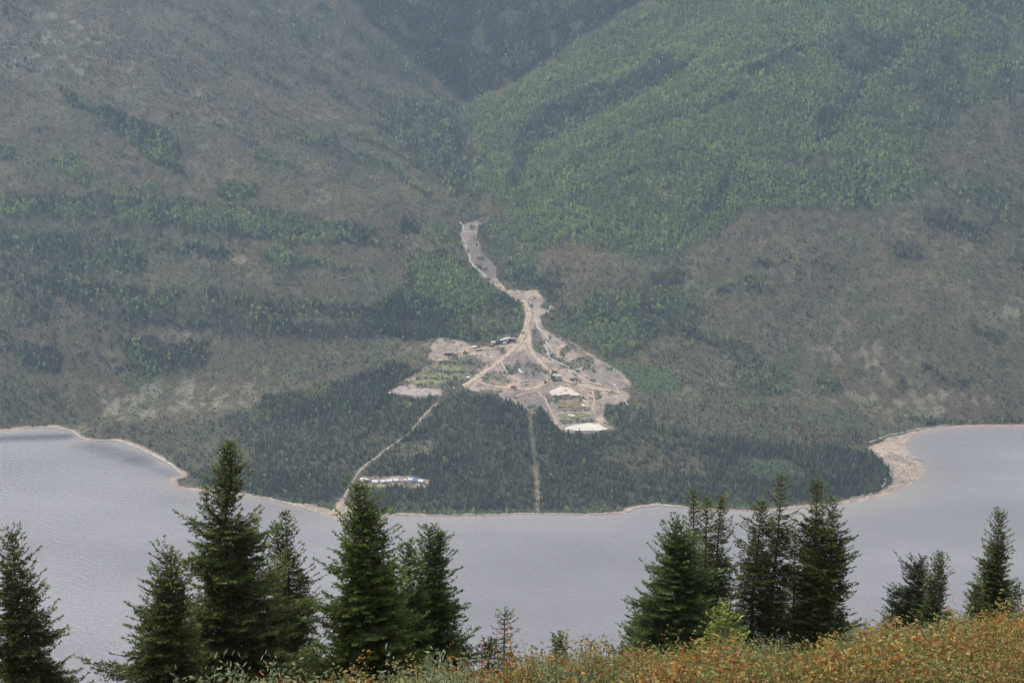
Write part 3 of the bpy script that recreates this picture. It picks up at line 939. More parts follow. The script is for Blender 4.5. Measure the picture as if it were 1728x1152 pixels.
SPR = [far_spruce(100 + i, rad=.12 + .02 * (i % 3), lv=13 + i % 3) for i in range(6)]
ASP = [far_aspen(200 + i, lobes=4 + i % 3) for i in range(5)]
BSH = [far_bush(300 + i) for i in range(4)]
SNG = [far_snag(400 + i) for i in range(3)]


def scatter(name, X, Y, Z, scale, tint, var, meshes, kind='stuff', label=None, cat=None, wide=None, tilt=.0):
    """one object: points that geometry nodes turn into instances"""
    n = len(X)
    me = bpy.data.meshes.new(name)
    me.vertices.add(n)
    me.vertices.foreach_set('co', np.column_stack([X, Y, Z]).astype(np.float32).ravel())
    def addf(nm, typ, data, key='value'):
        at_ = me.attributes.new(nm, typ, 'POINT'); at_.data.foreach_set(key, np.ascontiguousarray(data).ravel())
    sc = np.column_stack([scale * (wide if wide is not None else 1), scale * (wide if wide is not None else 1), scale])
    addf('scl', 'FLOAT_VECTOR', sc.astype(np.float32), 'vector')
    rot = np.column_stack([RNG.normal(0, tilt, n), RNG.normal(0, tilt, n), RNG.uniform(0, 6.28, n)])
    addf('rotv', 'FLOAT_VECTOR', rot.astype(np.float32), 'vector')
    addf('var', 'INT', var.astype(np.int32))
    t4 = np.ones((n, 4), np.float32); t4[:, :3] = tint
    addf('tint', 'FLOAT_COLOR', t4, 'color')
    o = link(bpy.data.objects.new(name, me))
    ng = bpy.data.node_groups.new(name, 'GeometryNodeTree')
    ng.interface.new_socket('Geometry', in_out='INPUT', socket_type='NodeSocketGeometry')
    ng.interface.new_socket('Geometry', in_out='OUTPUT', socket_type='NodeSocketGeometry')
    gi = ng.nodes.new('NodeGroupInput'); go = ng.nodes.new('NodeGroupOutput')
    def attr(nm, dt):
        a_ = ng.nodes.new('GeometryNodeInputNamedAttribute'); a_.data_type = dt; a_.inputs['Name'].default_value = nm
        return a_.outputs['Attribute']
    av = attr('var', 'INT'); asz = attr('scl', 'FLOAT_VECTOR'); ar = attr('rotv', 'FLOAT_VECTOR')
    e2r = ng.nodes.new('FunctionNodeEulerToRotation'); ng.links.new(ar, e2r.inputs[0])
    jn = ng.nodes.new('GeometryNodeJoinGeometry')
    for i, m_ in enumerate(meshes):
        oi = ng.nodes.new('GeometryNodeObjectInfo'); oi.inputs['Object'].default_value = hidden(m_)
        cmp_ = ng.nodes.new('FunctionNodeCompare'); cmp_.data_type = 'INT'; cmp_.operation = 'EQUAL'
        ng.links.new(av, cmp_.inputs[2]); cmp_.inputs[3].default_value = i
        ip = ng.nodes.new('GeometryNodeInstanceOnPoints')
        ng.links.new(gi.outputs[0], ip.inputs['Points']); ng.links.new(cmp_.outputs[0], ip.inputs['Selection'])
        ng.links.new(oi.outputs['Geometry'], ip.inputs['Instance'])
        ng.links.new(e2r.outputs[0], ip.inputs['Rotation']); ng.links.new(asz, ip.inputs['Scale'])
        ng.links.new(ip.outputs[0], jn.inputs[0])
    ng.links.new(jn.outputs[0], go.inputs[0])
    md_ = o.modifiers.new('scatter', 'NODES'); md_.node_group = ng
    return tag(o, label, cat, kind=kind)


# candidates
N = 620000
cy = np.sqrt(RNG.uniform(1672 ** 2, 3800 ** 2, N))
cx = RNG.uniform(-1, 1, N) * (cy * .338 + 45)
cz = tz(cx, cy)
ppx, ppy = project(cx, cy, cz)
keep = (ppx > -60) & (ppx < 1790) & (ppy > -45) & (cz > .3)
cx, cy, cz = cx[keep], cy[keep], cz[keep]
FC = cover(cx, cy)
onfan = (cy < 2150) & (FC['ds'] > 0) & (cz < 95)
clump = fbm(cx / 9, cy / 12, 95, 2) + .5
S, A, B, W = FC['S'], FC['A'], FC['B'], FC['W']
gap = fbm(cx / 17, cy / 26, 96, 4) + .5
kf = np.where(onfan, .35, 1.0)
S = S * (1 + kf * (np.clip(.35 + 1.3 * gap, .2, 1.25) - 1)); S = S * (1 - .7 * (kf > .5) * sstep(.60, .72, fbm(cx / 30, cy / 45, 98, 3) + .5))
A = A * np.clip(.45 + 1.1 * (fbm(cx / 22, cy / 32, 99, 3) + .5), 0, 1.2)
S = np.clip(S, 0, 1.1); A = np.clip(A, 0, 1)
A = A * sstep(.25, .6, clump + .25 * (A > .6)) * (1 - np.clip(B, 0, 1))
S = S * (1 - np.clip(B, 0, 1))
U = RNG.uniform(0, 1, len(cx))
dA = A * .50; dS = S ** 1.4 * .66; dW = W * .45 * (1 - .6 * B); dScrub = .40 * (1 - np.clip(S + A, 0, 1)) * (1 - B)
isA = U < dA
isS = ~isA & (U < dA + dS)
isW = ~isA & ~isS & (U < dA + dS + dW)
isB = ~isA & ~isS & ~isW & (U < dA + dS + dW + dScrub)
print('trees A/S/W/scrub', isA.sum(), isS.sum(), isW.sum(), isB.sum(), time.time() - T0)


def tintmix(n, cols, seed, spread=.22):
    r = np.random.default_rng(seed)
    c = np.array(cols)[r.integers(0, len(cols), n)]
    return c * r.uniform(1 - spread, 1 + spread, (n, 1)) * r.uniform(.92, 1.08, (n, 3))


def individuals(name, X, Y, Z, sc, tint, var, meshes, label, cat, group, rzs):
    for i in range(len(X)):
        o = bpy.data.objects.new(name, meshes[var[i]]); COL.objects.link(o)
        o.location = (X[i], Y[i], Z[i] - .15); o.scale = (sc[i],) * 3 if np.isscalar(sc[i]) or np.ndim(sc[i]) == 0 else tuple(sc[i])
        o.rotation_euler = (0, 0, rzs[i]); o['tint'] = [float(v) for v in tint[i]] + [1.0]
        tag(o, label, cat, group)


# spruces
sx, sy, sz = cx[isS], cy[isS], cz[isS]; n = len(sx)
sden = S[isS]; fan = onfan[isS]; sds = FC['ds'][isS]
ssc = RNG.triangular(.45, .9, 1.45, n) * np.where(fan, 3.6 + 4.7 * sden, 3.8 + 4.8 * sden) * (1 + .6 * fbm(sx / 40, sy / 40, 97, 2))
stint = tintmix(n, [(.052, .076, .034), (.066, .092, .038), (.080, .100, .042), (.094, .096, .050)], 5, .4)
stint = stint * (.6 + .9 * (fbm(sx / 22, sy / 30, 403, 3) + .5))[:, None]
stint[RNG.uniform(0, 1, n) < .05] = np.array([.085, .078, .062])
thin = (sden < .62) & fan
stint[thin] = stint[thin] * .6 + np.array([.105, .105, .062]) * .4
svar = RNG.integers(0, 6, n)
ppx, ppy = project(sx, sy, sz)
# the ones that show largest: the front rank over the beach
front = np.where((sds < 26) & (sds > 3) & (ppy > 815) & (ppx > 320) & (ppx < 1515))[0]
sc_front = ssc[front] * 1.0
order = front[np.argsort(sds[front] - ssc[front] * .8)][:290]
mk = np.ones(n, bool); mk[order] = False
individuals('far_spruce', sx[order], sy[order], sz[order], ssc[order], stint[order], svar[order], SPR,
            'small dark spruce in the front rank of the wood above the beach', 'tree', 'spruces along the edge of the fan', RNG.uniform(0, 6.28, len(order)))
scatter('spruce_forest', sx[mk], sy[mk], sz[mk] - .15, ssc[mk], stint[mk], svar[mk], SPR, wide=RNG.uniform(.8, 1.6, mk.sum()), tilt=.025, label='dark spruce woods covering the fan and the mountainsides', cat='forest')
# aspens
ax_, ay_, az_ = cx[isA], cy[isA], cz[isA]; n = len(ax_)
ap = .62 + .85 * (fbm(ax_ / 14, ay_ / 20, 401, 2) + .5) * (0.7 + .6 * (fbm(ax_ / 60, ay_ / 90, 402, 2) + .5))
asc = RNG.uniform(.7, 1.25, n) * np.where(onfan[isA], 7.5, 9.0)
atint = tintmix(n, [(.215, .295, .110), (.265, .345, .120), (.170, .260, .105), (.330, .350, .13), (.21, .31, .14)], 6, .3)
atint = atint * ap[:, None]
yl = RNG.uniform(0, 1, n) < .05
atint[yl] = np.array([.27, .24, .07]) * RNG.uniform(.7, 1.1, (yl.sum(), 1))
avar = RNG.integers(0, 5, n)
cl = clump[isA]
ppx, ppy = project(ax_, ay_, az_)
cand = np.where((ay_ < 2330) & (ppx > 0) & (ppx < 1728))[0]
order = cand[np.argsort(ay_[cand] - asc[cand] * 60)][:290]
mk = np.ones(n, bool); mk[order] = False
individuals('far_aspen', ax_[order], ay_[order], az_[order], asc[order], atint[order], avar[order], ASP,
            'small pale green aspen among the dark spruces around the fan', 'tree', 'aspens on and around the fan', RNG.uniform(0, 6.28, len(order)))
scatter('aspen_forest', ax_[mk], ay_[mk], az_[mk] - .15, asc[mk], atint[mk], avar[mk], ASP, label='light green aspen woods on the mountainsides', cat='forest')
# willow brush and slope scrub
wx_, wy_, wz_ = cx[isW], cy[isW], cz[isW]; n = len(wx_)
wt = tintmix(n, [(.120, .180, .095), (.100, .155, .085), (.145, .195, .105)], 7)
scatter('willow_thicket', wx_, wy_, wz_ - .1, RNG.uniform(1.2, 3.2, n), wt, RNG.integers(0, 4, n), BSH, label='low green willow thickets around the clearing and shore', cat='thicket', wide=RNG.uniform(.8, 1.2, n))
bx_, by_, bz_ = cx[isB], cy[isB], cz[isB]; n = len(bx_)
pp = np.clip(FC['Pp'][isB], 0, 1)
bt = tintmix(n, [(.120, .108, .064), (.086, .108, .048), (.142, .118, .066), (.096, .088, .056), (.070, .100, .046), (.175, .15, .095)], 8, .3)
pale = RNG.uniform(0, 1, n) < pp * .55
bt[pale] = np.array([.37, .34, .27]) * RNG.uniform(.6, 1.15, (pale.sum(), 1))
scatter('hillside_scrub', bx_, by_, bz_ - .1, RNG.triangular(.5, .9, 2.4, n), bt, RNG.integers(0, 4, n), BSH, label='brown and grey dwarf scrub on the open slopes', cat='scrub', wide=RNG.uniform(.9, 1.5, n))
# snags by the yard and on the point
sn = []
for (x0, y0, x1, y1, k) in [(1012, 676, 1062, 704, 34), (1500, 745, 1512, 775, 5), (1515, 775, 1558, 822, 26), (1475, 765, 1500, 790, 4)]:
    q = at(RNG.uniform(x0, x1, k), RNG.uniform(y0, y1, k)); sn += [(*p, 0 if y0 > 740 else 1) for p in q]
for i, s_ in enumerate(sn):
    o = link(bpy.data.objects.new('dead_snag', SNG[i % 3])); o.location = (s_[0], s_[1], tz(s_[0], s_[1])[0] - .1)
    h_ = random.uniform(5, 9) if s_[3] == 0 else random.uniform(7, 13); o.scale = (h_ * 1.1, h_ * 1.1, h_); o.rotation_euler = (random.gauss(0, .05), random.gauss(0, .05), random.uniform(0, 6))
    o['tint'] = [.13, .12, .115, 1] if s_[3] else [.2, .18, .17, 1]
    if s_[3]:
        tag(o, 'bare dead spruce pole at the east edge of the mine yard', 'dead tree', 'dead snags beside the mine yard')
    else:
        tag(o, 'bare dead snag standing on the pale beach of the eastern point', 'dead tree', 'dead snags on the eastern point')

# driftwood
def drift_line(pts, k, jit, nm):
    W = np.array([px_to_z0(*p, z=.3) for p in pts]); seg = np.sqrt(((W[1:] - W[:-1]) ** 2).sum(1)); s = np.concatenate([[0], np.cumsum(seg)])
    t = RNG.uniform(0, s[-1], k); x = np.interp(t, s, W[:, 0]); y = np.interp(t, s, W[:, 1])
    an = np.arctan2(np.interp(t + 3, s, W[:, 1]) - np.interp(t - 3, s, W[:, 1]), np.interp(t + 3, s, W[:, 0]) - np.interp(t - 3, s, W[:, 0]))
    return x + RNG.normal(0, jit * .5, k), y + np.abs(RNG.normal(0, jit, k)) + 1.2, an + RNG.normal(0, .35, k)


segs = [([(40, 723), (90, 723), (120, 728), (138, 740), (150, 745)], 150, 1.2), ([(160, 744), (200, 745), (235, 757), (265, 772), (290, 786), (306, 800)], 420, 1.6), ([(400, 833), (450, 842), (500, 854), (530, 864)], 160, 1.8),
        ([(610, 867), (720, 871), (880, 868), (1000, 869), (1050, 867)], 260, 1.2), ([(1060, 864), (1070, 858), (1110, 853), (1150, 856)], 170, 1.4), ([(1160, 858), (1290, 864), (1420, 850)], 150, 1.4),
        ([(1430, 848), (1510, 826), (1545, 808)], 90, 4.0), ([(1466, 756), (1500, 738), (1540, 727), (1600, 719)], 130, 1.0), ([(1480, 770), (1503, 800), (1490, 826)], 80, 3.0), ([(1500, 760), (1530, 770), (1550, 790)], 70, 9)]
lx_, ly_, la_ = [], [], []
for p_, k_, j_ in segs:
    a1, b1, c1 = drift_line(p_, k_, j_, ''); lx_.append(a1); ly_.append(b1); la_.append(c1)
lx_ = np.concatenate(lx_); ly_ = np.concatenate(ly_); la_ = np.concatenate(la_)
lm = MB(); 
for x, y, an in zip(lx_, ly_, la_):
    L = random.uniform(1.5, 6.5); r0 = random.uniform(.28, .62); z = max(float(tz(x, y)[0]), 0.0) + r0 * .8
    lm.tube((x - math.cos(an) * L / 2, y - math.sin(an) * L / 2, z), (x + math.cos(an) * L / 2, y + math.sin(an) * L / 2, z + random.uniform(-.1, .2)), r0, r0 * .6, 5)
o = lm.build('driftwood_litter', MAT_DRIFT); tag(o, 'bleached driftwood heaped along the shoreline', 'driftwood', kind='stuff')
MAT_LOG = simple('dark_log', (.17, .14, .12), .9, .3, .8)
for k, (x0, y0, x1, y1, lab) in enumerate([(1527, 769, 1560, 776, 'long dark stranded log nearest the open water on the eastern beach'), (1508, 778, 1538, 784, 'dark stranded log lying in the middle of the eastern beach'),
                                         (1500, 764, 1516, 770, 'short dark log by the trees on the eastern beach'), (1524, 792, 1532, 800, 'stubby dark log low on the eastern beach')]):
    a1 = px_to_z0(x0, y0, 1.5); b1 = px_to_z0(x1, y1, 1.5); m = MB()
    za = max(tz(*a1)[0], 0) + .3; zb = max(tz(*b1)[0], 0) + .3
    m.tube((*a1, za), (*b1, zb), .35, .18, 7)
    for q in range(5):
        t = random.uniform(.2, .95); p = Vector((*a1, za)).lerp(Vector((*b1, zb)), t)
        m.tube(p, p + Vector((random.uniform(-1.6, 1.6), random.uniform(-1.6, 1.6), random.uniform(.2, .9))), .08, .03, 4)
    tag(m.build('stranded_log', MAT_LOG), lab, 'log', 'stranded logs on the eastern beach')
print('far done', time.time() - T0)

# ------------------------------------------------------------------ camp and machines
WHITE = simple('white_canvas', (.80, .80, .78), .75, .06, .6)
BLUE = simple('blue_tarp', (.10, .22, .52), .6, .15, .6)
GREY = simple('grey_metal', (.30, .31, .32), .5, .2, 1.2)
DARK = simple('dark_metal', (.05, .055, .055), .6, .3, 1.5)
GLASS = simple('dark_glass', (.03, .035, .04), .15, .1, 1)
TYRE = simple('tyre_rubber', (.03, .03, .03), .9, .2, 3)
ORANGE = simple('orange_paint', (.62, .25, .05), .5, .15, 1.2)
YELLOW = simple('yellow_paint', (.62, .42, .04), .5, .15, 1.2)
RED = simple('red_paint', (.40, .05, .045), .45, .15, 1.2)
MAROON = simple('maroon_paint', (.16, .045, .06), .6, .2, 1.0)
PURPLE = simple('purple_grey_paint', (.12, .08, .15), .6, .2, 1.0)
PALETOP = simple('pale_roof', (.42, .42, .50), .6, .12, 1.0)
GREEN = simple('green_canvas', (.06, .12, .09), .8, .2, 1.0)
TIMBER = simple('timber', (.38, .29, .20), .9, .2, 1.5)


def wall_tent(px, py, L, Wd, rz, label, skin=WHITE, hw=2.0, hr=3.6):
    p = spot(px, py); t = empty('wall_tent', p, rz)
    tag(t, label, 'tent', 'wall tents in the camp row')
    m = MB(); m.prism([(-Wd / 2, 0), (Wd / 2, 0), (Wd / 2, hw), (0, hr - .05), (-Wd / 2, hw)], -L / 2, L / 2)
    o = m.build('tent_wall', WHITE, t); o.rotation_euler = (0, 0, math.pi / 2)
    r = MB()
    for s in (-1, 1):
        a_, b_ = (0, hr), (s * (Wd / 2 + .35), hw - .15)
        r.prism([a_, b_, (b_[0], b_[1] + .1), (0, hr + .12)] if s > 0 else [(0, hr + .12), (b_[0], b_[1] + .1), b_, a_], -L / 2 - .3, L / 2 + .3)
    o = r.build('tent_fly', skin, t); o.rotation_euler = (0, 0, math.pi / 2)
    d = MB(); d.box((L / 2 + .03, 0, .95), (.06, 1.0, 1.9)); d.build('door_flap', GREY, t)
    f = MB(); f.box((0, 0, .05), (L + .8, Wd + .8, .3)); f.build('floor_platform', TIMBER, t)
    return t


wall_tent(616, 811, 11.5, 6.0, -.35, 'longest white tent, beside the forest road at the row\'s west end')
wall_tent(633, 814, 7.0, 5.0, -.05, 'white tent second from the road in the camp row')
wall_tent(646, 813.5, 5.0, 5.0, .1, 'short white tent third from the road in the camp row')
wall_tent(656.5, 812.5, 7.4, 5.2, .05, 'wide white tent in the middle of the camp row')
wall_tent(668, 811.5, 5.6, 5.2, .1, 'white tent at the east end of the unbroken row')
wall_tent(693, 810.5, 5.5, 5.0, -.1, 'white tent touching the blue tarp tent on its west side')
wall_tent(701, 811, 5.6, 5.4, -.2, 'tent under a bright blue tarp fly', BLUE, 2.1, 3.9)
wall_tent(710.5, 813, 6.0, 5.0, -.25, 'white and blue tent at the far east end of the camp', WHITE)


def shed(px, py, d, label, mat=WHITE, roof=PALETOP, rz=0.0, cat='shed', name='camp_shed'):
    p = spot(px, py); t = empty(name, p, rz); tag(t, label, cat)
    m = MB(); m.box((0, 0, d[2] / 2), (d[0], d[1], d[2])); m.build('wall', mat, t)
    r = MB(); r.box((0, 0, d[2] + .1), (d[0] + .4, d[1] + .4, .18), ry=.06); r.build('roof', roof, t)
    q = MB(); q.box((0, -d[1] / 2 - .02, min(1.0, d[2] * .4)), (.8, .06, min(1.9, d[2] * .75))); q.build('door', DARK, t)
    return t


shed(677, 812.5, (3.2, 2.4, 2.2), 'low grey-white shed in the gap of the camp row', roof=PALETOP)
shed(683.5, 812.5, (2.6, 2.6, 2.8), 'square white shed between the two tent groups', roof=WHITE)
shed(729, 814, (1.4, 1.4, 2.4), 'single tiny white privy east of the camp', cat='privy', roof=WHITE)
shed(666, 795.5, (3.8, 2.0, 2.0), 'small white hut in the trees behind the camp', roof=WHITE)


def trailer(px, py, L, body, roof, rz, label, h=3.0, cat='trailer', wheels=True, w=3.0, name='trailer'):
    p = spot(px, py); t = empty(name, p, rz); tag(t, label, cat)
    m = MB(); m.box((0, 0, .8 + h / 2), (L, w, h)); m.build('body', body, t, .12)
    m = MB(); m.box((0, 0, .86 + h), (L + .1, w + .1, .14)); m.build('roof', roof, t)
    k = max(1, int(L / 2.6))
    for i in range(k):
        q = MB(); x = -L / 2 + (i + .5) * L / k; q.box((x, -w / 2 - .02, .8 + h * .62), (L / k * .42, .05, h * .3)); q.build('window', GLASS, t)
    q = MB(); q.box((L / 2 - .8, -w / 2 - .05, .8 + h * .38), (.8, .06, h * .7)); q.build('door', GREY, t)
    if wheels:
        for x in (-L * .28, L * .28):
            for s in (-1, 1):
                q = MB(); q.tube((x, s * (w / 2 - .3), .45), (x, s * (w / 2), .45), .45, n=14); q.build('wheel', TYRE, t)
    q = MB(); q.box((-L / 2 - .7, 0, .6), (1.5, .14, .14)); q.build('hitch', DARK, t)
    return t


def truck(px, py, L, cabm, boxm, roofm, rz, label, box_h=1.0, w=2.4, cat='truck', name='truck'):
    p = spot(px, py); t = empty(name, p, rz); tag(t, label, cat)
    cl = min(2.6, L * .42)
    m = MB(); m.prism([(L / 2, .6), (L / 2, 1.25), (L / 2 - cl * .35, 1.4), (L / 2 - cl * .5, 2.15), (L / 2 - cl, 2.15), (L / 2 - cl, .6)], -w / 2, w / 2); m.build('cab', cabm, t, .06)
    m = MB(); m.box((-cl / 2 - .04, 0, .9 + box_h / 2), (L - cl - .1, w, box_h)); m.build('cargo_box', boxm, t, .05)
    m = MB(); m.box((-cl / 2 - .04, 0, .95 + box_h), (L - cl - .02, w + .06, .12)); m.build('box_top', roofm, t)
    m = MB(); m.box((0, 0, .66), (L - .5, 1.0, .25)); m.build('chassis', DARK, t)
    g = MB(); g.box((L / 2 - cl * .70, 0, 1.8), (cl * .36, w + .03, .42)); g.build('window', GLASS, t)
    g = MB(); g.box((L / 2 - cl * .425 + .02, 0, 1.78), (.06, w * .86, .55), ry=-.32); g.build('windscreen', GLASS, t)
    for x in (L / 2 - cl * .45, -L / 2 + .9):
        for s in (-1, 1):
            q = MB(); q.tube((x, s * (w / 2 - .3), .45), (x, s * (w / 2 + .02), .45), .45, n=14); q.build('wheel', TYRE, t)
    return t


def excavator(px, py, rz, label, paint=ORANGE, s=1.0, reach=1.0):
    p = spot(px, py); t = empty('excavator', p, rz); tag(t, label, 'excavator'); t.scale = (s, s, s)
    for k in (-1, 1):
        m = MB(); m.prism([(-2.0, .0), (2.0, .0), (2.4, .45), (2.0, .95), (-2.0, .95), (-2.4, .45)], k * 1.35 - .3, k * 1.35 + .3); m.build('track', DARK, t, .08)
    m = MB(); m.tube((0, 0, .8), (0, 0, 1.15), 1.0, n=16); m.build('turntable', DARK, t)
    m = MB(); m.box((-.6, 0, 1.85), (3.8, 2.7, 1.4)); m.build('body', paint, t, .12)
    m = MB(); m.box((-2.3, 0, 1.7), (.7, 2.8, 1.3)); m.build('counterweight', DARK, t, .12)
    c = MB(); c.prism([(.3, 1.2), (1.9, 1.2), (1.9, 2.2), (1.5, 3.1), (.3, 3.1)], .35, 1.35); cb = c.build('cab', paint, t, .05)
    g = MB(); g.box((1.0, 1.37, 2.5), (1.1, .04, .8)); g.box((1.75, .85, 2.55), (.05, .8, .85), ry=-.4); g.build('window', GLASS, cb)
    m = MB(); m.tube((1.2, -.3, 1.7), (3.6, -.3, 4.6 * reach), .32, .28, 6); m.tube((3.6, -.3, 4.6 * reach), (5.6, -.3, 4.0 * reach), .28, .22, 6); m.build('boom', paint, t)
    m = MB(); m.tube((5.5, -.3, 4.3 * reach), (6.4, -.3, 1.2), .22, .16, 6); m.build('dipper_arm', paint, t)
    m = MB(); m.prism([(5.8, .2), (6.9, .1), (6.8, 1.2), (6.2, 1.3)], -.9, .3); m.build('bucket', DARK, t)
    return t


def loader(px, py, rz, label, paint=YELLOW, s=1.0):
    p = spot(px, py); t = empty('wheel_loader', p, rz); tag(t, label, 'loader'); t.scale = (s, s, s)
    m = MB(); m.prism([(-3.2, .9), (.2, .9), (.2, 2.1), (-1.6, 2.1), (-3.2, 1.9)], -1.0, 1.0); m.build('engine_hood', paint, t, .1)
    m = MB(); m.prism([(.2, .8), (1.8, .7), (1.8, 1.5), (.2, 1.9)], -.8, .8); m.build('front_frame', paint, t, .08)
    c = MB(); c.box((-.7, 0, 2.85), (1.5, 1.5, 1.4)); cb = c.build('cab', GLASS, t, .05)
    r = MB(); r.box((-.7, 0, 3.62), (1.7, 1.7, .14)); r.build('cab_roof', paint, cb)
    for x in (-2.1, 1.0):
        for k in (-1, 1):
            q = MB(); q.tube((x, k * .9, .78), (x, k * 1.45, .78), .78, n=16); q.build('wheel', TYRE, t)
    for k in (-1, 1):
        m = MB(); m.tube((.6, k * .55, 1.8), (3.1, k * .55, .9), .14, .14, 6); m.build('lift_arm', paint, t)
    m = MB(); m.prism([(2.9, .15), (4.2, .1), (4.1, .35), (3.3, .5), (3.2, 1.5), (2.9, 1.4)], -1.45, 1.45); m.build('bucket', paint, t)
    return t


truck(756, 599, 9.0, PURPLE, PURPLE, PALETOP, math.pi, 'dark purple box truck with a pale roof in the west yard', 2.3, 2.6)
truck(766.5, 600.5, 6.2, RED, MAROON, RED, math.pi + .1, 'dark red truck parked behind the purple box truck', 1.0)
loader(785.5, 596, .15, 'yellow wheel loader parked in the west yard', YELLOW, 1.05)
excavator(829, 584.5, 2.6, 'orange excavator at the west end of the trailer line', ORANGE, .9, .7)
trailer(833, 580.5, 5.5, WHITE, WHITE, .25, 'white camper behind the orange excavator', 2.3)
trailer(841, 579.5, 7.0, GREEN, DARK, .3, 'dark green trailer in the trailer line', 2.3)
trailer(848, 577.5, 6.0, GREEN, WHITE, .3, 'green trailer with a white top, middle of the trailer line', 2.4)
trailer(855, 575.5, 7.0, WHITE, WHITE, .3, 'large white trailer next to the maroon one', 2.9)
trailer(864.5, 575.5, 8.5, MAROON, PALETOP, -.15, 'maroon trailer with a pale roof nearest the valley road', 2.6)
truck(852, 580, 4.8, WHITE, WHITE, WHITE, .3, 'white pickup in front of the trailer line', .7, 1.9, 'pickup', 'pickup')
truck(866, 654, 5.6, RED, RED, DARK, .1 + math.pi, 'red pickup driving on the yard road', .7, 2.0, 'pickup', 'pickup')
excavator(935, 628.5, 2.9, 'orange excavator feeding the wash plant', ORANGE, 1.1)
loader(921, 645.5, .6, 'small rusty loader below the wash plant', simple('rusty_paint', (.20, .09, .05), .8, .3, 1), .75)
for o_ in [q for q in COL.objects if q.parent is None and q.get('category') in ('truck', 'pickup', 'loader', 'excavator', 'trailer')]:
    o_.scale = tuple(v * 1.22 for v in o_.scale)
# wash plant
p = spot(938, 640)
t = empty('wash_plant', p, .05); tag(t, 'dark steel wash plant with its sluice under the orange excavator', 'wash plant')
m = MB(); m.box((-4, 0, 3.4), (5, 3, 2.2), ry=.15); m.build('hopper', DARK, t)
m = MB(); m.tube((-2, 0, 3.6), (5, 0, 2.6), 1.1, n=14); m.build('trommel', GREY, t)
for x in (-5.5, -2.5, 2.0, 5.0):
    for k in (-1, 1):
        m = MB(); m.tube((x, k * 1.3, -.5), (x, k * 1.3, 3.0), .16, n=6); m.build('leg', DARK, t)
m = MB(); m.prism([(-6, .9), (8.5, .2), (8.5, .7), (-6, 1.7)], -3.6, -2.4); m.build('sluice', DARK, t)
m = MB(); m.tube((5, 1.5, 1.0), (10.5, 2.8, 4.2), .3, .25, 6); m.build('conveyor', DARK, t)


def tank(px, py, r, h, label):
    p = spot(px, py); t = empty('storage_tank', p); tag(t, label, 'tank', 'white tanks by the wash plant')
    m = MB(); m.tube((0, 0, 0), (0, 0, h), r, n=20); m.build('shell', WHITE, t)
    m = MB(); m.tube((0, 0, h), (0, 0, h + .5), r, r * .25, n=20); c = m.build('lid', WHITE, t)
    m = MB(); m.tube((0, 0, h + .5), (0, 0, h + .75), .3, n=10); m.build('hatch', GREY, c)


tank(935, 636, 1.7, 3.3, 'white tank on the west side of the wash plant')
tank(943, 636, 1.7, 3.1, 'white tank on the east side of the wash plant')


def tarp(px, py, sx_, sy_, rz, label, mat=WHITE, name='tarp'):
    p = spot(px, py); n_ = 9; V = []; 
    for j in range(n_):
        for i in range(n_):
            x = (i / (n_ - 1) - .5) * sx_; y = (j / (n_ - 1) - .5) * sy_
            x, y = x * math.cos(rz) - y * math.sin(rz), x * math.sin(rz) + y * math.cos(rz)
            V.append((x, y, tz(p.x + x, p.y + y)[0] - p.z + .75 + .3 * vnoise(np.array(x * .9), np.array(y * .9), 5)))
    ii = np.arange(n_ * n_).reshape(n_, n_); q = np.stack([ii[:-1, :-1], ii[:-1, 1:], ii[1:, 1:], ii[1:, :-1]], -1).reshape(-1, 4)
    o = obj_np(name, np.array(V, float), q, [mat], smooth=True); o.location = p
    s = o.modifiers.new('solid', 'SOLIDIFY'); s.thickness = .12
    return tag(o, label, 'tarp')


tarp(801.5, 585, 6.5, 4, .35, 'white tarp spread at the back of the west yard')
tarp(829, 603.5, 4.2, 2.2, 0, 'small pale sheet beside the valley road')
tarp(790, 637, 5, 3.2, .3, 'crumpled grey-white sheet by the road junction')
tarp(765, 655, 2.8, 3.2, 0, 'small white sheet in the trees west of the junction')
tarp(877.5, 626, 2.4, 7, .5, 'upper piece of bent white liner in the old pit')
tarp(880, 629, 5.5, 2.4, -.3, 'lower piece of bent white liner in the old pit')
tarp(1037, 650, 3.4, 2.5, 0, 'small white sheet at the east edge of the yard')
print('objects done', time.time() - T0)

# ------------------------------------------------------------------ near hillside
def near_z(X, Y):
    X = np.asarray(X, float); Y = np.asarray(Y, float)
    y1 = np.minimum(Y, 44.0)
    z = -2.15 - .408 * y1 - .0045 * y1 * y1 - .79 * np.maximum(Y - 44.0, 0)
    z = z + .125 * np.clip(X, -70, 70) * sstep(-2, 10, Y)
    z = z + fbm(X / 5, Y / 5, 201, 3) * .5 * sstep(1, 8, Y) + fbm(X / 40, Y / 40, 203, 3) * 3.0 * sstep(50, 120, Y)
    return H + z


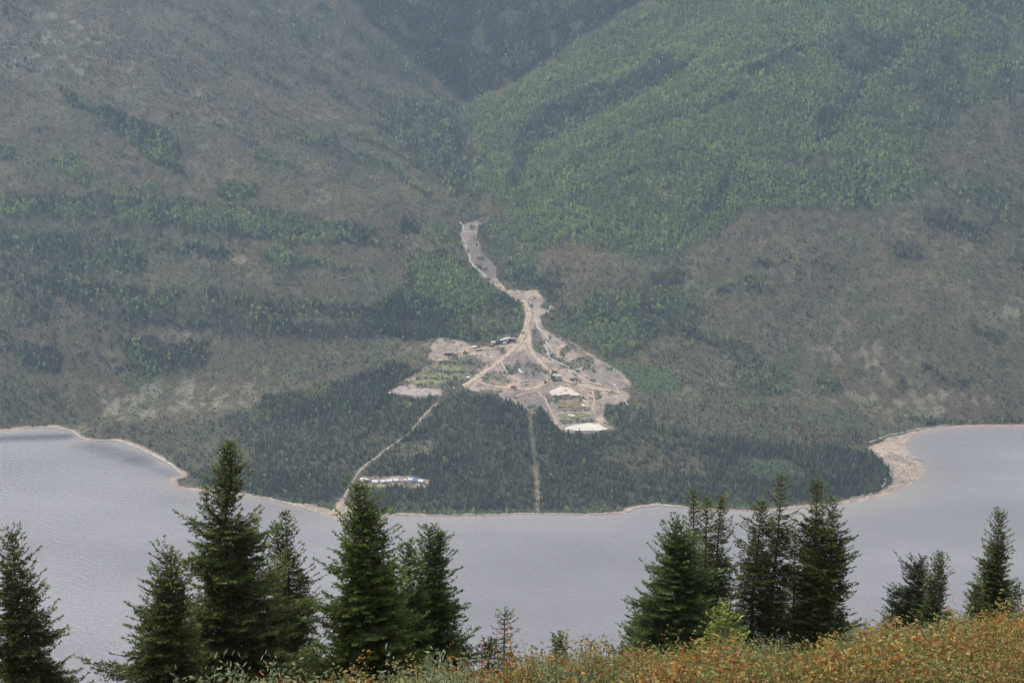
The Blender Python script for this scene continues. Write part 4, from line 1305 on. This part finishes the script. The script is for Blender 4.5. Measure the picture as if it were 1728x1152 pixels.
MAT_NEAR, nt, bs = newmat('near_ground')
f = noise(nt, 1.5, 6, objvec(nt), .65)
nt.links.new(ramp(nt, f, [(.3, (.035, .03, .018)), (.5, (.07, .055, .03)), (.7, (.12, .085, .04))]), bs.inputs['Base Color'])
bp = nd(nt, 'ShaderNodeBump'); bp.inputs['Strength'].default_value = .8; bp.inputs['Distance'].default_value = .2
nt.links.new(f, bp.inputs['Height']); nt.links.new(bp.outputs[0], bs.inputs['Normal'])
hx = np.concatenate([np.arange(-1500, -60, 60), np.arange(-60, 60, 1.0), np.arange(60, 1501, 60)])
hy = np.concatenate([np.arange(-60, 4, 8), np.arange(4, 60, 1.0), np.arange(60, 1060, 25)])
HX, HY = np.meshgrid(hx, hy); ux, uy = HX.ravel(), HY.ravel()
hi_ = np.arange(len(ux)).reshape(len(hy), len(hx)); hq = np.stack([hi_[:-1, :-1], hi_[:-1, 1:], hi_[1:, 1:], hi_[1:, :-1]], -1).reshape(-1, 4)
hz = near_z(ux, uy)
tag(obj_np('hillside', np.column_stack([ux, uy, hz]), hq, [MAT_NEAR], smooth=True), 'near hillside under the shrubs', kind='structure')
ZMIN = float(min(hz.min(), GZ.min()))


# ------------------------------------------------------------------ near conifers
def unit(a):
    return a / (np.linalg.norm(a, axis=-1, keepdims=True) + 1e-9)


def tube_path(pts, rad, n=6):
    pts = np.asarray(pts, float); m = len(pts)
    d = unit(np.gradient(pts, axis=0))
    ref = np.array([0, 0, 1.0]) if abs(d[0][2]) < .8 else np.array([1.0, 0, 0])
    q = unit(np.cross(d, ref)); w = np.cross(d, q)
    an = np.linspace(0, 2 * np.pi, n, endpoint=False)
    V = pts[:, None, :] + (q[:, None, :] * np.cos(an)[None, :, None] + w[:, None, :] * np.sin(an)[None, :, None]) * np.asarray(rad)[:, None, None]
    ii = np.arange(m * n).reshape(m, n); jj = np.roll(ii, -1, 1)
    Fq = np.stack([ii[:-1], jj[:-1], jj[1:], ii[1:]], -1).reshape(-1, 4)
    return V.reshape(-1, 3), Fq


def conifer(name, loc, h, rb, seed, label, group, p=.75, low=.06, dens=1.0, tops=(), asym=0.0, brown=.06, hue=(0.104, 0.139, 0.043), needle=.042, shape=None, lean=(0, 0), lobes=.35, limb=None):
    """h height, rb crown radius at the base, p profile power, tops extra leaders (dx, dz)"""
    r = np.random.default_rng(seed)
    root = empty(name, loc, 0.0)
    tag(root, label, 'tree', group)
    # trunk
    n = 14; t = np.linspace(0, 1, n)
    wob = .012 * h
    tx = wob * np.sin(t * 5 + seed) * t + lean[0] * t * h; ty = wob * np.cos(t * 4 + seed * 2) * t + lean[1] * t * h
    tp = np.column_stack([tx, ty, t * h - .25 * (1 - t)])
    tr = (.020 * h) * (1 - t) ** .9 + .006
    V, Fq = tube_path(tp, tr * .6, 8)
    obj_np('trunk', V, Fq, [MAT_BARK], root, smooth=True)
    leaders = [(tp, 0.0, 1.0)]
    BV, BF, off = [], [], 0
    for (dx, dz0, sc_) in tops:       # extra leader splitting off near the top
        k = 6; tt = np.linspace(0, 1, k)
        b0 = np.array([np.interp(dz0, t, tx), np.interp(dz0, t, ty), dz0 * h])
        L = (1 - dz0) * h * sc_
        pp_ = b0 + np.column_stack([dx * np.minimum(tt * 2.2, 1), 0 * tt + .1 * dx * tt, tt * L])
        v, f_ = tube_path(pp_, .008 * h * (1 - tt) * .6 + .005, 5); BV.append(v); BF.append(f_ + off); off += len(v)
        leaders.append((pp_, dz0, 1.0))
    SPb, SPd, SPl, SPt = [], [], [], []    # sprig base, direction, length, tint key
    for li_, (path, z0rel, _) in enumerate(leaders):
        zz = (low if li_ == 0 else 0.02)
        zlen = path[-1][2] - path[0][2]
        zs = path[0][2] + zz * zlen
        while zs < path[-1][2] - .04:
            zr = zs / h                     # height fraction in the whole tree
            base = np.array([np.interp(zs, path[:, 2], path[:, 0]), np.interp(zs, path[:, 2], path[:, 1]), zs])
            if li_ == 0:
                prof = (1 - zr) ** p if shape is None else float(np.interp(zr, shape[0], shape[1]))
                R = rb * prof + .07
            else:
                f_ = (zs - path[0][2]) / zlen
                R = min(rb * .35, zlen * .28) * (1 - f_) ** .8 + .06
            nb = max(4, int(round((5.5 + 2.0 * (R > .4)) * dens)))
            a0 = r.uniform(0, 6.28)
            force = limb is not None and li_ == 0 and zr > limb[0]
            for b in range(nb + (1 if force else 0)):
                an = a0 + 6.283 * (b + r.uniform(-.3, .3)) / nb
                if b == nb: an = limb[1]
                lob = 1 + lobes * (2 * float(vnoise(np.array(an * 1.1 + 9), np.array(zs * 2.2 / max(h * .12, .3)), seed)) - 1)
                L = R * r.uniform(.62, 1.12) * lob * (1 + asym * math.cos(an))
                if b == nb: L = limb[2]; limb = None
                if L < .05: continue
                k = 6; s = np.linspace(0, 1, k)
                el0 = math.radians(r.uniform(-8, 12) + 60 * max(0, zr - .6) ** 1.2 * 2.0 - 14 * (1 - zr))
                out = s * L
                zc = out * math.tan(el0) - .22 * L * np.sin(s * math.pi * .75) * (1 - zr) + .22 * L * s ** 2.2
                side = r.normal(0, .08) * L * s ** 2
                ca, sa = math.cos(an), math.sin(an)
                bp_ = base + np.column_stack([ca * out - sa * side, sa * out + ca * side, zc])
                v, f_ = tube_path(bp_, (.006 + .010 * L) * (1 - s * .85), 3); BV.append(v); BF.append(f_ + off); off += len(v)
                # side twigs
                nt_ = max(4, int(L / .034 * dens ** .3))
                ss = np.sort(r.uniform(.12 if L > .5 else .02, 1.0, nt_)); 
                q = np.column_stack([np.interp(ss, s, bp_[:, i]) for i in range(3)])
                dd = unit(np.column_stack([np.interp(ss, s, np.gradient(bp_[:, i])) for i in range(3)]))
                sg = np.where(np.arange(nt_) % 2 == 0, 1, -1)
                sidev = unit(np.cross(dd, np.array([0, 0, 1.0])))
                ang = np.radians(r.uniform(35, 62, nt_))
                d2 = dd * np.cos(ang)[:, None] + sidev * (sg * np.sin(ang))[:, None] + np.column_stack([np.zeros(nt_), np.zeros(nt_), r.uniform(-.25, .22, nt_)])
                tl = np.clip(.42 * L * (1.05 - ss), .05, .42) * r.uniform(.6, 1.15, nt_)
                d2 = unit(d2)
                SPb.append(q); SPd.append(d2); SPl.append(tl); SPt.append(np.column_stack([np.full(nt_, zr), ss]))
                # tertiary sprigs on long twigs
                lg = np.where(tl > .13)[0]
                for rep in range(4):
                    f2 = r.uniform(.25, .85, len(lg))
                    qq = q[lg] + d2[lg] * (tl[lg] * f2)[:, None]
                    s2 = unit(np.cross(d2[lg], np.array([0, 0, 1.0]))) * r.choice([-1, 1], len(lg))[:, None]
                    d3 = unit(d2[lg] * .7 + s2 * .7 + np.column_stack([np.zeros(len(lg)), np.zeros(len(lg)), r.uniform(-.2, .3, len(lg))]))
                    SPb.append(qq); SPd.append(d3); SPl.append(tl[lg] * r.uniform(.3, .5, len(lg))); SPt.append(np.column_stack([np.full(len(lg), zr), ss[lg]]))
                # tip
                SPb.append(bp_[-2:-1]); SPd.append(unit(bp_[-1:] - bp_[-2:-1])); SPl.append(np.array([L / 5 + .05])); SPt.append(np.array([[zr, 1.0]]))
            zs += r.uniform(.075, .125) * (1 + .8 * (h / 6)) / 1.9 / max(dens, .6) ** .4
        # leader needles
        for f_ in np.linspace(.86, .995, 8) if li_ == 0 else np.linspace(.5, .97, 6):
            b0 = np.array([np.interp(path[0][2] + f_ * zlen, path[:, 2], path[:, i]) for i in range(3)])
            SPb.append(b0[None]); SPd.append(unit(np.array([[r.normal(0, .15), r.normal(0, .15), 1.0]]))); SPl.append(np.array([.08])); SPt.append(np.array([[1.0, 1.0]]))
    Bp = np.vstack(SPb); D = np.vstack(SPd); Lr = np.concatenate(SPl); Tk = np.vstack(SPt)
    ns = len(Bp)
    cnt = np.clip((Lr / .013).astype(int), 5, 20)
    idn = np.repeat(np.arange(ns), cnt); M = len(idn)
    s = r.uniform(0, 1, M)
    d = D[idn]
    ref = unit(r.normal(size=(M, 3))); pr = unit(np.cross(d, ref))
    nd_ = unit(d * r.uniform(.5, .9, M)[:, None] + pr * .85 + np.array([0, 0, .12]))
    nl = needle * r.uniform(.7, 1.2, M)
    c0 = Bp[idn] + d * (Lr[idn] * s)[:, None]
    wv_ = d * (needle * .34)
    V = np.stack([c0 - wv_, c0 + wv_, c0 + nd_ * nl[:, None]], 1).reshape(-1, 3)
    Ft = np.arange(3 * M).reshape(M, 3)
    g = r.uniform(.65, 1.4, ns)
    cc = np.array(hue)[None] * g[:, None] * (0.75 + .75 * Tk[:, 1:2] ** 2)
    cc[:, 0] *= r.uniform(.85, 1.25, ns)
    br = r.uniform(0, 1, ns) < brown * (1.7 - Tk[:, 1]) * (1.6 - Tk[:, 0])
    cc[br] = np.array([.075, .042, .022]) * r.uniform(.6, 1.3, (br.sum(), 1))
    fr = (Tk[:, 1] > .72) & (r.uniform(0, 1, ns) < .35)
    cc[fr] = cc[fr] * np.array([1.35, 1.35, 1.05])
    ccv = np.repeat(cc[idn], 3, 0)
    # wood of the boughs goes in as quads split to tris
    BVv = np.vstack(BV) if BV else np.zeros((0, 3)); BFq = np.vstack(BF) if BF else np.zeros((0, 4), int)
    bt = np.vstack([BFq[:, [0, 1, 2]], BFq[:, [0, 2, 3]]]) + len(V)
    Vall = np.vstack([V, BVv]); Fall = np.vstack([Ft, bt])
    call = np.vstack([ccv, np.tile(np.array([.07, .055, .045]), (len(BVv), 1))])
    mi = np.concatenate([np.zeros(len(Ft)), np.ones(len(bt))])
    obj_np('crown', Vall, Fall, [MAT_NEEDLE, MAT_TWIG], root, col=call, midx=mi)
    return root, M


TOT = 0


def tree_at(px, py, Y, half_px, label, group, seed, name='spruce', base_py=None, **kw):
    """top at photograph pixel (px, py), standing Y metres out; half_px = half crown width at the lowest visible part"""
    global TOT
    dx, dy, dz = ray(px, py); t = Y / dy
    X = dx * t; ztop = H + dz * t
    z = float(near_z(X, Y)); h = ztop - z
    zr = 0.0
    vref = 1095 if px < 900 else 1055
    if h > 1.6:
        d2 = ray(px, vref); zr = max(0.0, min(.6, (H + d2[2] * Y / d2[1] - z) / h))
    sh = kw.get('shape'); prof = (1 - zr) ** kw.get('p', .75) if sh is None else float(np.interp(zr, sh[0], sh[1]))
    rb = half_px / FPX * t * 1.05 / prof
    root, M = conifer(name, (X, Y, z), h, rb, seed, label, group, **kw)
    TOT += M
    print('tree', px, 'h %.1f rb %.2f' % (h, rb), M)
    return root


G1 = 'spruces on the near slope at the left'
G2 = 'spruces on the near slope at the right'
tree_at(20, 900, 25, 62, 'spruce cut by the left edge of the picture, with browned lower boughs', G1, 1, brown=.22, p=.62, dens=.95)
tree_at(375, 752, 27, 118, 'tallest broad spruce with two thin pointed leaders over the fan shore', G1, 2, p=.95, tops=((.15, .80, 1.03), (-.33, .75, .45)), lobes=.45, dens=.95, brown=.10,
        shape=([0, .25, .45, .62, .72, .77, .82, .90, .96, 1], [1, .85, .70, .54, .40, .12, .17, .15, .05, 0]))
tree_at(283, 930, 25.5, 62, 'shorter spruce leaning against the left side of the two-leader spruce', G1, 3, p=.6, asym=-.25, brown=.12, limb=(.43, math.pi + .25, 1.75))
tree_at(478, 868, 30, 62, 'slim spruce with a side leader, right of the two-leader spruce', G1, 4, p=.75, tops=((-.22, .80, .80),), dens=.9, brown=.10)
tree_at(608, 815, 26, 82, 'broad bushy spruce whose tip reaches up to the tents', G1, 5, p=.62, lobes=.55, dens=1.15, brown=.04, hue=(0.101, 0.143, 0.037))
tree_at(693, 915, 27.5, 44, 'left one of the two merged bushy spruces', G1, 6, p=.6, dens=1.1, brown=.03, hue=(0.091, 0.146, 0.043))
tree_at(728, 893, 28, 62, 'right one of the two merged bushy spruces, with a second tip', G1, 7, p=.58, tops=((.22, .86, .9),), dens=1.1, brown=.04, asym=.12, hue=(0.084, 0.131, 0.037))
tree_at(852, 1030, 21, 22, 'tiny slender sapling standing alone before open water', 'spruce saplings on the near slope', 8, dens=.75, p=.8, lobes=.2, needle=.028)
tree_at(824, 1086, 20, 22, 'dark stub-topped sapling just left of the slender sapling', 'spruce saplings on the near slope', 9, p=.5, brown=.3, hue=(0.059, 0.084, 0.044))
tree_at(943, 1070, 23, 20, 'low sapling half sunk in orange shrubs, right of the slender sapling', 'spruce saplings on the near slope', 10, p=.7)
tree_at(1143, 880, 31, 80, 'broad leafy-green spruce at the left of the right-hand stand', G2, 11, p=.72, dens=1.15, lobes=.3, brown=.02, hue=(0.097, 0.148, 0.051), tops=())
tree_at(1175, 825, 36, 28, 'thin spruce rising behind the broad one', G2, 12, p=.62, dens=0.94, brown=.06, lobes=.7)
tree_at(1198, 838, 36.5, 27, 'thin spruce in the middle of the close trio', G2, 13, p=.6, dens=0.89, brown=.06, lobes=.7)
tree_at(1218, 842, 36, 37, 'thin spruce on the right of the close trio', G2, 14, p=.62, dens=0.89, brown=.08, lobes=.7)
tree_at(1282, 840, 37, 45, 'first tall spruce right of the gap, with rusty inner boughs', G2, 15, p=.6, dens=0.84, brown=.18, lobes=.8)
tree_at(1314, 800, 37.5, 37, 'highest spruce of the right-hand stand, with a visible bare trunk', G2, 16, p=.55, dens=0.81, brown=.14, lobes=.8)
tree_at(1379, 815, 37, 41, 'second highest spruce of the right-hand stand', G2, 17, p=.5, dens=0.89, brown=.16, lobes=.8)
tree_at(1345, 905, 38.5, 27, 'low spruce filling the space between the two highest', G2, 18, p=.6, dens=0.84, brown=.2, lobes=.7)
tree_at(1410, 842, 36.5, 45, 'last tall spruce on the right of the stand, skirted to the ground', G2, 19, p=.52, dens=0.99, brown=.08, lobes=.7)
tree_at(1222, 1035, 27, 36, 'small yellow-green young fir in front of the stand', 'young firs on the near slope', 20, name='young_fir', p=.55, hue=(0.235, 0.289, 0.063), dens=.9, brown=0)
tree_at(1553, 940, 44, 44, 'dark blunt-topped spruce left of the slim pair partner', G2, 21, p=.62, asym=-.3, brown=.1, hue=(0.067, 0.091, 0.045), dens=0.98)
tree_at(1582, 935, 43, 29, 'slim spruce closely paired with the dark blunt-topped one', G2, 22, p=.5, dens=1.04)
tree_at(1507, 1000, 44, 22, 'small dark spruce at the left foot of the pair', G2, 23, p=.6, dens=.8, hue=(0.067, 0.091, 0.045))
tree_at(1690, 863, 39, 40, 'tall narrow spruce near the right edge of the picture', G2, 24, p=.62, dens=1.16, brown=.05)
tree_at(1650, 984, 38, 24, 'short spruce at the left foot of the narrow spruce by the right edge', G2, 25, p=.6)
tree_at(1717, 990, 40, 20, 'short dark spruce at the right edge of the picture', G2, 26, p=.6, hue=(0.060, 0.085, 0.041))
tree_at(1601, 1030, 40, 18, 'low spruce right of the slim pair', G2, 27, p=.6)
print('near trees', TOT, time.time() - T0)


# ------------------------------------------------------------------ near shrubs
def shrub_mesh(name, seed, nst=22, h=.5, spread=.32, leaf=.019, lps=19, aspect=1.0, pal=((.30, .12, .03),), upright=.5, stem_r=.0022):
    r = np.random.default_rng(seed)
    V = []; Fc = []; Cc = []; off = 0
    LV = []; LC = []
    for i in range(nst):
        an = r.uniform(0, 6.28); rr = spread * math.sqrt(r.uniform(0, 1))
        hh = h * r.uniform(.55, 1.1) * (1 - .4 * (rr / spread) ** 2)
        k = 5; s = np.linspace(0, 1, k)
        b0 = np.array([math.cos(an) * rr * upright, math.sin(an) * rr * upright, -.06])
        tip = np.array([math.cos(an) * rr + r.normal(0, .04), math.sin(an) * rr + r.normal(0, .04), hh])
        pts = b0 + (tip - b0) * s[:, None] + np.column_stack([np.sin(s * 3) * r.normal(0, .03), np.sin(s * 3) * r.normal(0, .03), 0 * s])
        v, f_ = tube_path(pts, stem_r * (1.3 - s), 3)
        V.append(v); Fc.append(np.vstack([f_[:, [0, 1, 2]], f_[:, [0, 2, 3]]]) + off); off += len(v); Cc.append(np.tile([.10, .055, .04], (len(v), 1)))
        m = lps
        ss = r.uniform(.25, 1.02, m)
        q = np.column_stack([np.interp(ss, s, pts[:, j]) for j in range(3)]) + r.normal(0, leaf * 1.3, (m, 3))
        nrm = unit(r.normal(size=(m, 3)) + np.array([0, 0, .7])); a_ = unit(np.cross(nrm, r.normal(size=(m, 3))))
        a_[:, 2] = np.abs(a_[:, 2]) * (1 if aspect < .6 else .5); a_ = unit(a_)
        b_ = unit(np.cross(nrm, a_))
        l_ = leaf * r.uniform(.7, 1.3, m)[:, None]
        quad = np.stack([q, q + a_ * l_ + b_ * l_ * aspect * .5, q + a_ * l_ * 2, q + a_ * l_ - b_ * l_ * aspect * .5], 1)
        LV.append(quad.reshape(-1, 3))
        pc = np.array(pal)[r.integers(0, len(pal), m)] * r.uniform(.7, 1.3, (m, 1))
        LC.append(np.repeat(pc, 4, 0))
    LVv = np.vstack(LV); nL = len(LVv) // 4
    lf = np.arange(nL * 4).reshape(nL, 4); lt = np.vstack([lf[:, [0, 1, 2]], lf[:, [0, 2, 3]]])
    Vs = np.vstack(V); Fs = np.vstack(Fc)
    return mesh_np(name, np.vstack([LVv, Vs]), np.vstack([lt, Fs + len(LVv)]), [MAT_LEAF], col=np.vstack([np.vstack(LC), np.vstack(Cc)]))


ORG = ((.40, .18, .05), (.44, .25, .065), (.32, .12, .04), (.34, .26, .08), (.19, .20, .065))
OLV = ((.21, .22, .07), (.28, .26, .08), (.17, .19, .06), (.36, .25, .075), (.21, .22, .08))
GRN = ((.21, .25, .09), (.26, .30, .11), (.17, .21, .075))
WIL = ((.23, .27, .15), (.28, .32, .19), (.19, .23, .12))
SHM = [shrub_mesh('birch_clump', 1, pal=ORG), shrub_mesh('birch_clump', 2, pal=ORG, h=.42), shrub_mesh('birch_clump', 3, pal=OLV), shrub_mesh('birch_clump', 4, pal=OLV + ORG, h=.55),
       shrub_mesh('green_clump', 5, pal=GRN, leaf=.015), shrub_mesh('willow_clump', 6, pal=WIL, leaf=.020, aspect=.6, h=.5, lps=14), shrub_mesh('birch_clump', 7, pal=OLV + GRN, h=.4),
       shrub_mesh('birch_spray', 8, pal=ORG, h=.85, nst=9, spread=.22, lps=20, leaf=.016), shrub_mesh('birch_spray', 9, pal=OLV, h=.8, nst=9, spread=.2, lps=20, leaf=.016)]
nS = 6500
shy = RNG.uniform(5.5, 34, nS); shx = RNG.uniform(-1, 1, nS) * (shy * .36 + 1.5)
zz = near_z(shx, shy)
ppx, ppy = project(shx, shy, zz)
keep = (ppy > 1000) & (ppy < 1420) & (RNG.uniform(0, 1, nS) < np.where(shy > 22, .35, 1.0))
shx, shy, zz = shx[keep], shy[keep], zz[keep]
n1 = fbm(shx / 1.6, shy / 1.6, 301, 3) + .5; n2 = fbm(shx / 1.1, shy / 1.4, 303, 2) + .5
sv = np.where(n1 > .59, RNG.integers(0, 2, len(shx)), np.where(n1 > .47, RNG.integers(2, 4, len(shx)), np.where(n2 > .5, 6, 3)))
sv = np.where((n2 > .66), np.where(RNG.uniform(0, 1, len(shx)) < .5, 4, 5), sv)
sv = np.where(RNG.uniform(0, 1, len(shx)) < .05, RNG.integers(7, 9, len(shx)), sv)
st = np.ones((len(shx), 3)) * RNG.uniform(.8, 1.2, (len(shx), 1))
ssz = RNG.uniform(.6, 1.25, len(shx)) * (0.30 + 1.5 * (fbm(shx / 1.3, shy / 1.3, 305, 2) + .5) ** 1.3)
scatter('dwarf_birch_cover', shx, shy, zz - .02, ssz, st, sv, SHM, label='orange, olive and green dwarf birch covering the near slope', cat='shrubs', tilt=.12)
print('near shrub instances', len(shx))

# taller shrubs that stand out one by one
def tall_shrub(px, py, Y, kind, label, w=.5, seed=0):
    dx, dy, dz = ray(px, py); t = Y / dy; X = dx * t; zt = H + dz * t
    z = float(near_z(X, Y)); h = max(.35, zt - z)
    if kind == 'willow':
        me = shrub_mesh('willow_shrub', 500 + seed, nst=34, h=h, spread=w, leaf=.024, lps=int(60 * max(h, .6)), aspect=.55, pal=WIL, upright=.35, stem_r=.005)
        nm, cat = 'willow_shrub', 'willow'
    else:
        me = shrub_mesh('birch_shrub', 600 + seed, nst=24, h=h, spread=w, leaf=.014, lps=int(34 * max(h, .6)), aspect=.95, pal=ORG if kind == 'orange' else OLV, upright=.4, stem_r=.003)
        nm, cat = 'birch_shrub', 'birch shrub'
    o = link(bpy.data.objects.new(nm, me)); o.location = (X, Y, z); o['tint'] = [1.0, 1.0, 1.0, 1.0]
    return tag(o, label, cat, 'tall shrubs on the near slope')


TS = [(318, 1118, 9.2, 'willow', 'grey-green willow left of the bottom tip group under the two-leader spruce', .24),
      (382, 1104, 9.4, 'willow', 'tallest grey-green willow shoot under the two-leader spruce', .22),
      (345, 1128, 9.0, 'willow', 'low willow shoot between the two under the two-leader spruce', .25),
      (470, 1108, 9.6, 'willow', 'willow bush under the slim spruce with a side leader', .34),
      (445, 1128, 9.3, 'willow', 'lower willow left of the bush under the slim spruce', .25),
      (565, 1138, 9.6, 'willow', 'willow at the foot of the broad bushy spruce, left side', .3),
      (605, 1112, 10.2, 'orange', 'single orange birch spray in front of the broad bushy spruce', .18),
      (660, 1128, 10.4, 'willow', 'willow under the two merged spruces, left side', .36),
      (690, 1124, 10.6, 'olive', 'olive birch under the two merged spruces', .32),
      (765, 1092, 11.6, 'willow', 'large grey willow right of the merged spruces', .5),
      (810, 1104, 12.0, 'orange', 'orange birch between the grey willow and the saplings', .36),
      (735, 1118, 11.0, 'willow', 'lower grey willow in front of the large one', .4),
      (870, 1092, 13.0, 'olive', 'olive birch at the foot of the slender sapling', .36),
      (905, 1090, 13.0, 'orange', 'orange birch right of the slender sapling', .36),
      (990, 1075, 14.5, 'orange', 'tall thin orange birch before the open water', .34),
      (960, 1090, 14.0, 'willow', 'pale willow beside the sunken sapling', .36),
      (1095, 1090, 15.5, 'orange', 'orange birch at the foot of the broad leafy-green spruce', .45),
      (1250, 1062, 17.5, 'olive', 'yellow-olive birch beside the young fir', .5),
      (1290, 1075, 18.0, 'willow', 'grey willow under the first tall spruce', .5),
      (1445, 1062, 19.0, 'orange', 'red-orange birch at the right foot of the stand', .4),
      (1170, 1085, 16.5, 'olive', 'olive birch in front of the close trio', .45),
      (1520, 1058, 19.5, 'orange', 'orange birch below the dark blunt-topped spruce', .5),
      (1640, 1038, 20.0, 'willow', 'pale willow left of the narrow spruce', .5),
      (1580, 1095, 15.5, 'willow', 'rounded grey-green willow in the middle of the right slope', .7),
      (1610, 1100, 15.0, 'willow', 'second rounded grey-green willow on the right slope, nearer', .6)]
TS += [(520, 1130, 10.0, 'willow', 'willow in the gap between the slim spruce and the broad bushy spruce', .35),
       (700, 1138, 9.8, 'willow', 'nearest grey willow low at the bottom edge under the merged spruces', .4),
       (790, 1122, 10.4, 'willow', 'nearest grey willow at the bottom edge below the saplings', .45),
       (845, 1112, 11.2, 'olive', 'olive birch at the bottom edge in front of the stub-topped sapling', .4),
       (625, 1134, 9.8, 'olive', 'olive birch at the bottom edge under the broad bushy spruce', .3)]
for i, (a1, b1, y1, k1, l1, w1) in enumerate(TS):
    tall_shrub(a1, b1, y1, k1, l1, w1, i)

# ------------------------------------------------------------------ haze
ztop = max(ZMAX, H) + 25
zbot = ZMIN - 1.0
hb = MB(); hb.box((0, 1750, (ztop + zbot) / 2), (8600, 4800, ztop - zbot))
MAT_HAZE = bpy.data.materials.new('haze'); MAT_HAZE.use_nodes = True
nt = MAT_HAZE.node_tree; nt.nodes.clear()
mo = nt.nodes.new('ShaderNodeOutputMaterial'); pv = nt.nodes.new('ShaderNodeVolumePrincipled')
pv.inputs['Color'].default_value = (.55, .73, 1.0, 1); pv.inputs['Density'].default_value = .00009; pv.inputs['Anisotropy'].default_value = .2
nt.links.new(pv.outputs[0], mo.inputs['Volume'])
tag(hb.build('haze', MAT_HAZE), 'thin bluish haze over the valley', kind='stuff')

# ------------------------------------------------------------------ light
SUN_EL, SUN_AZ = math.radians(46), math.radians(-50)       # azimuth from +Y, negative is left
w = bpy.data.worlds.new('World'); SC.world = w; w.use_nodes = True
nt = w.node_tree; bg = nt.nodes['Background']
sky = nt.nodes.new('ShaderNodeTexSky'); sky.sky_type = 'NISHITA'; sky.sun_disc = False
sky.sun_elevation = SUN_EL; sky.sun_rotation = SUN_AZ; sky.dust_density = 3.0; sky.air_density = 1.0
mc = mixcol(nt, sky.outputs[0], (7.0, 7.1, 7.4), .72)         # a cloud layer over the clear sky
nt.links.new(mc, bg.inputs[0]); bg.inputs[1].default_value = .105
sd = bpy.data.lights.new('sun', 'SUN'); sd.energy = 2.4; sd.angle = math.radians(4); sd.color = (1, .95, .88)
so = link(bpy.data.objects.new('sun', sd))
sdir = Vector((math.sin(SUN_AZ) * math.cos(SUN_EL), math.cos(SUN_AZ) * math.cos(SUN_EL), math.sin(SUN_EL)))
so.rotation_euler = (-sdir).to_track_quat('-Z', 'Y').to_euler()
so.location = (0, 0, H + 400)

SC.view_settings.view_transform = 'Standard'
SC.view_settings.look = 'None'
SC.view_settings.exposure = 0.57
SC.view_settings.gamma = 1.0
SC.render.engine = 'CYCLES'
SC.cycles.use_denoising = True
SC.cycles.denoiser = 'OPENIMAGEDENOISE'
SC.cycles.denoising_prefilter = 'NONE'
SC.cycles.max_bounces = 5
SC.cycles.diffuse_bounces = 2
SC.cycles.glossy_bounces = 2
SC.cycles.transmission_bounces = 2
SC.cycles.transparent_max_bounces = 4
SC.cycles.volume_bounces = 0
SC.cycles.caustics_reflective = False
SC.cycles.caustics_refractive = False
print('script total', time.time() - T0)
